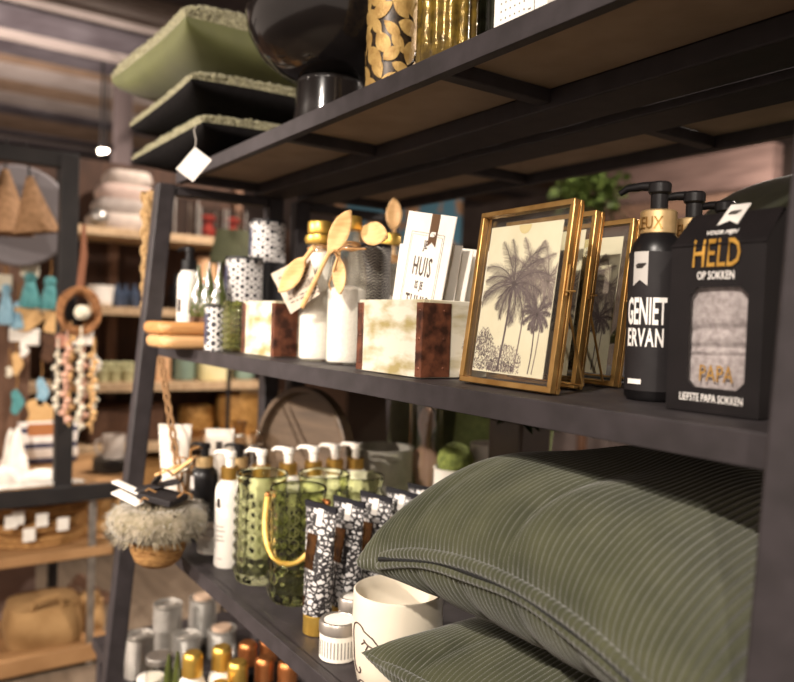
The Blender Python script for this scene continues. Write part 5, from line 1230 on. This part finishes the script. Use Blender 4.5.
def leafy(label, px, py, Y, s, seed):
    x, y, z = Yp(px, py, Y); t = thing('potted_tree', label, 'plant', (x, y, 0)); rg = random.Random(seed); mb = MB()
    for k in range(260):
        d = Vector((rg.gauss(0, 1), rg.gauss(0, 1), rg.gauss(0, .9))); d = d.normalized()*s*rg.random()**.4; p = Vector((0, 0, z))+d; e = Vector((rg.uniform(-1, 1), rg.uniform(-1, 1), rg.uniform(-.6, .6))).normalized()*.11; n = e.cross(Vector((rg.random(), rg.random(), 1))).normalized()*.03
        mb.add([p, p+e*.5+n, p+e, p+e*.5-n], [(0, 1, 2, 3)])
    obj('foliage', mb, mat('plant_leaf', ''), t, smooth=0); obj('trunk', MB().cyl(.03, .3, z, 10), M_darkwood, t); obj('pot', MB().lathe([(0, 0), (.13, 0), (.17, .34), (.15, .34), (0, .3)], 28), M_zinc, t)
leafy('leafy green indoor tree far behind the brass frames', 592, 193, 3.5, .21, 2)
t = thing('timber_panel', 'reddish timber wall panel far behind the black pumps', 'panel', (Yp(660, 200, 5.0)[0], 5.0, 0)); obj('cladding', MB().box(-.55, .9, 0, .12, 0, 2.62), mat('red_timber', '#5f4b43', .8, 0, '#4d3b34', 3, stretch=(1, 1, 8)), t); obj('pale_rail', MB().box(-.5, .9, -.05, -.001, 2.18, 2.3), M_far, t)
# steel column and the bright spot far away
x, y, z = on_x(122, 130, -7.0); structure('trim_%d' % nb, MB().box(x-.07, x+.07, y-.07, y+.07, 0, 3.38), mat('grey_steel', '#5f5350', .6)); nb += 1
def track_light(label, px, py, X, r=.021, e=30):
    x, y, z = on_x(px, py, X); t = thing('ceiling_spotlight', label, 'lamp', (x, y, z), group='ceiling spot lamps'); d = -Vector((x, y, z-ZC)).normalized(); q = d.to_track_quat('Z', 'Y').to_euler(); t.rotation_euler = q
    obj('housing', MB().lathe([(0, -.16), (r*1.1, -.16), (r*1.3, 0), (r*1.15, 0), (r*1.1, -.02), (0, -.02)], 28), M_iron, t)
    obj('lens', MB().lathe([(0, .0), (r, 0), (r, -.012), (0, -.012)], 28), mat('lamp_lens', '#fff0dc', .5, emit=e), t)
    st = MB(); st.tube([(0, 0, -.1), tuple((t.rotation_euler.to_matrix().inverted() @ Vector((0, 0, 3.38-z-.0)))+Vector((0, 0, -.1)))], .012, 8); obj('stem', st, M_iron, t)
track_light('bright ceiling spot lamp seen left of the boucle cushions', 101, 151, -6.6)
track_light('second ceiling spot lamp touching the first bright one', 106, 151, -6.9, .016)

# ------------------------------------------------------------------ light
w = bpy.data.worlds.new('world'); sc.world = w; w.use_nodes = True
w.node_tree.nodes['Background'].inputs[0].default_value = lin('#d0bcae'); w.node_tree.nodes['Background'].inputs[1].default_value = .92
def spot(name, loc, target, power, c, size=70, blend=.4, rad=.04):
    l = bpy.data.lights.new(name, 'SPOT'); l.energy = power; l.color = lin(c)[:3]; l.spot_size = R(size); l.spot_blend = blend; l.shadow_soft_size = rad
    o = bpy.data.objects.new(name, l); col.objects.link(o); o.location = loc
    o.rotation_euler = (Vector(target)-Vector(loc)).to_track_quat('-Z', 'Y').to_euler(); return o
spot('key_spot', (.45, -1.75, 3.0), (-.8, .6, 1.15), 440, '#fff3e6')
spot('side_fill', (1.6, -1.4, 2.5), (-.6, .66, 1.25), 110, '#fff3e6', 30)  # added fill from the right, brightens the cards in the rear frames
spot('rack_spot', (-2.5, -3.3, 2.7), (-1.75, .8, .85), 900, '#fff0e2', 30)
spot('display_spot', (-.3, -2.4, 2.3), (-2.9, .4, .8), 260, '#fff0e2', 60)
spot('wall_rack_spot', (-2.6, 1.9, 3.3), (-4.2, 1.2, 1.2), 330, '#fff0e2', 80)
spot('shop_spot', (-1.5, 2.2, 3.3), (-1.6, 4.2, 1.6), 330, '#fff0e2', 110)
spot('rear_unit_spot', (-1.1, 3.3, 2.5), (-1.1, 1.05, .95), 240, '#fff0e2', 80)
spot('ceiling_wash', (-6.0, .5, 1.9), (-8.0, 1.2, 3.5), 330, '#fff0e8', 120, .6, .2)
spot('ceiling_wash', (-2.5, 4.5, 1.9), (-4.5, 7.0, 3.5), 130, '#fff0e8', 120, .6, .2)
sc.view_settings.view_transform = 'Standard'; sc.view_settings.look = 'None'; sc.view_settings.gamma = 1; sc.view_settings.exposure = .32
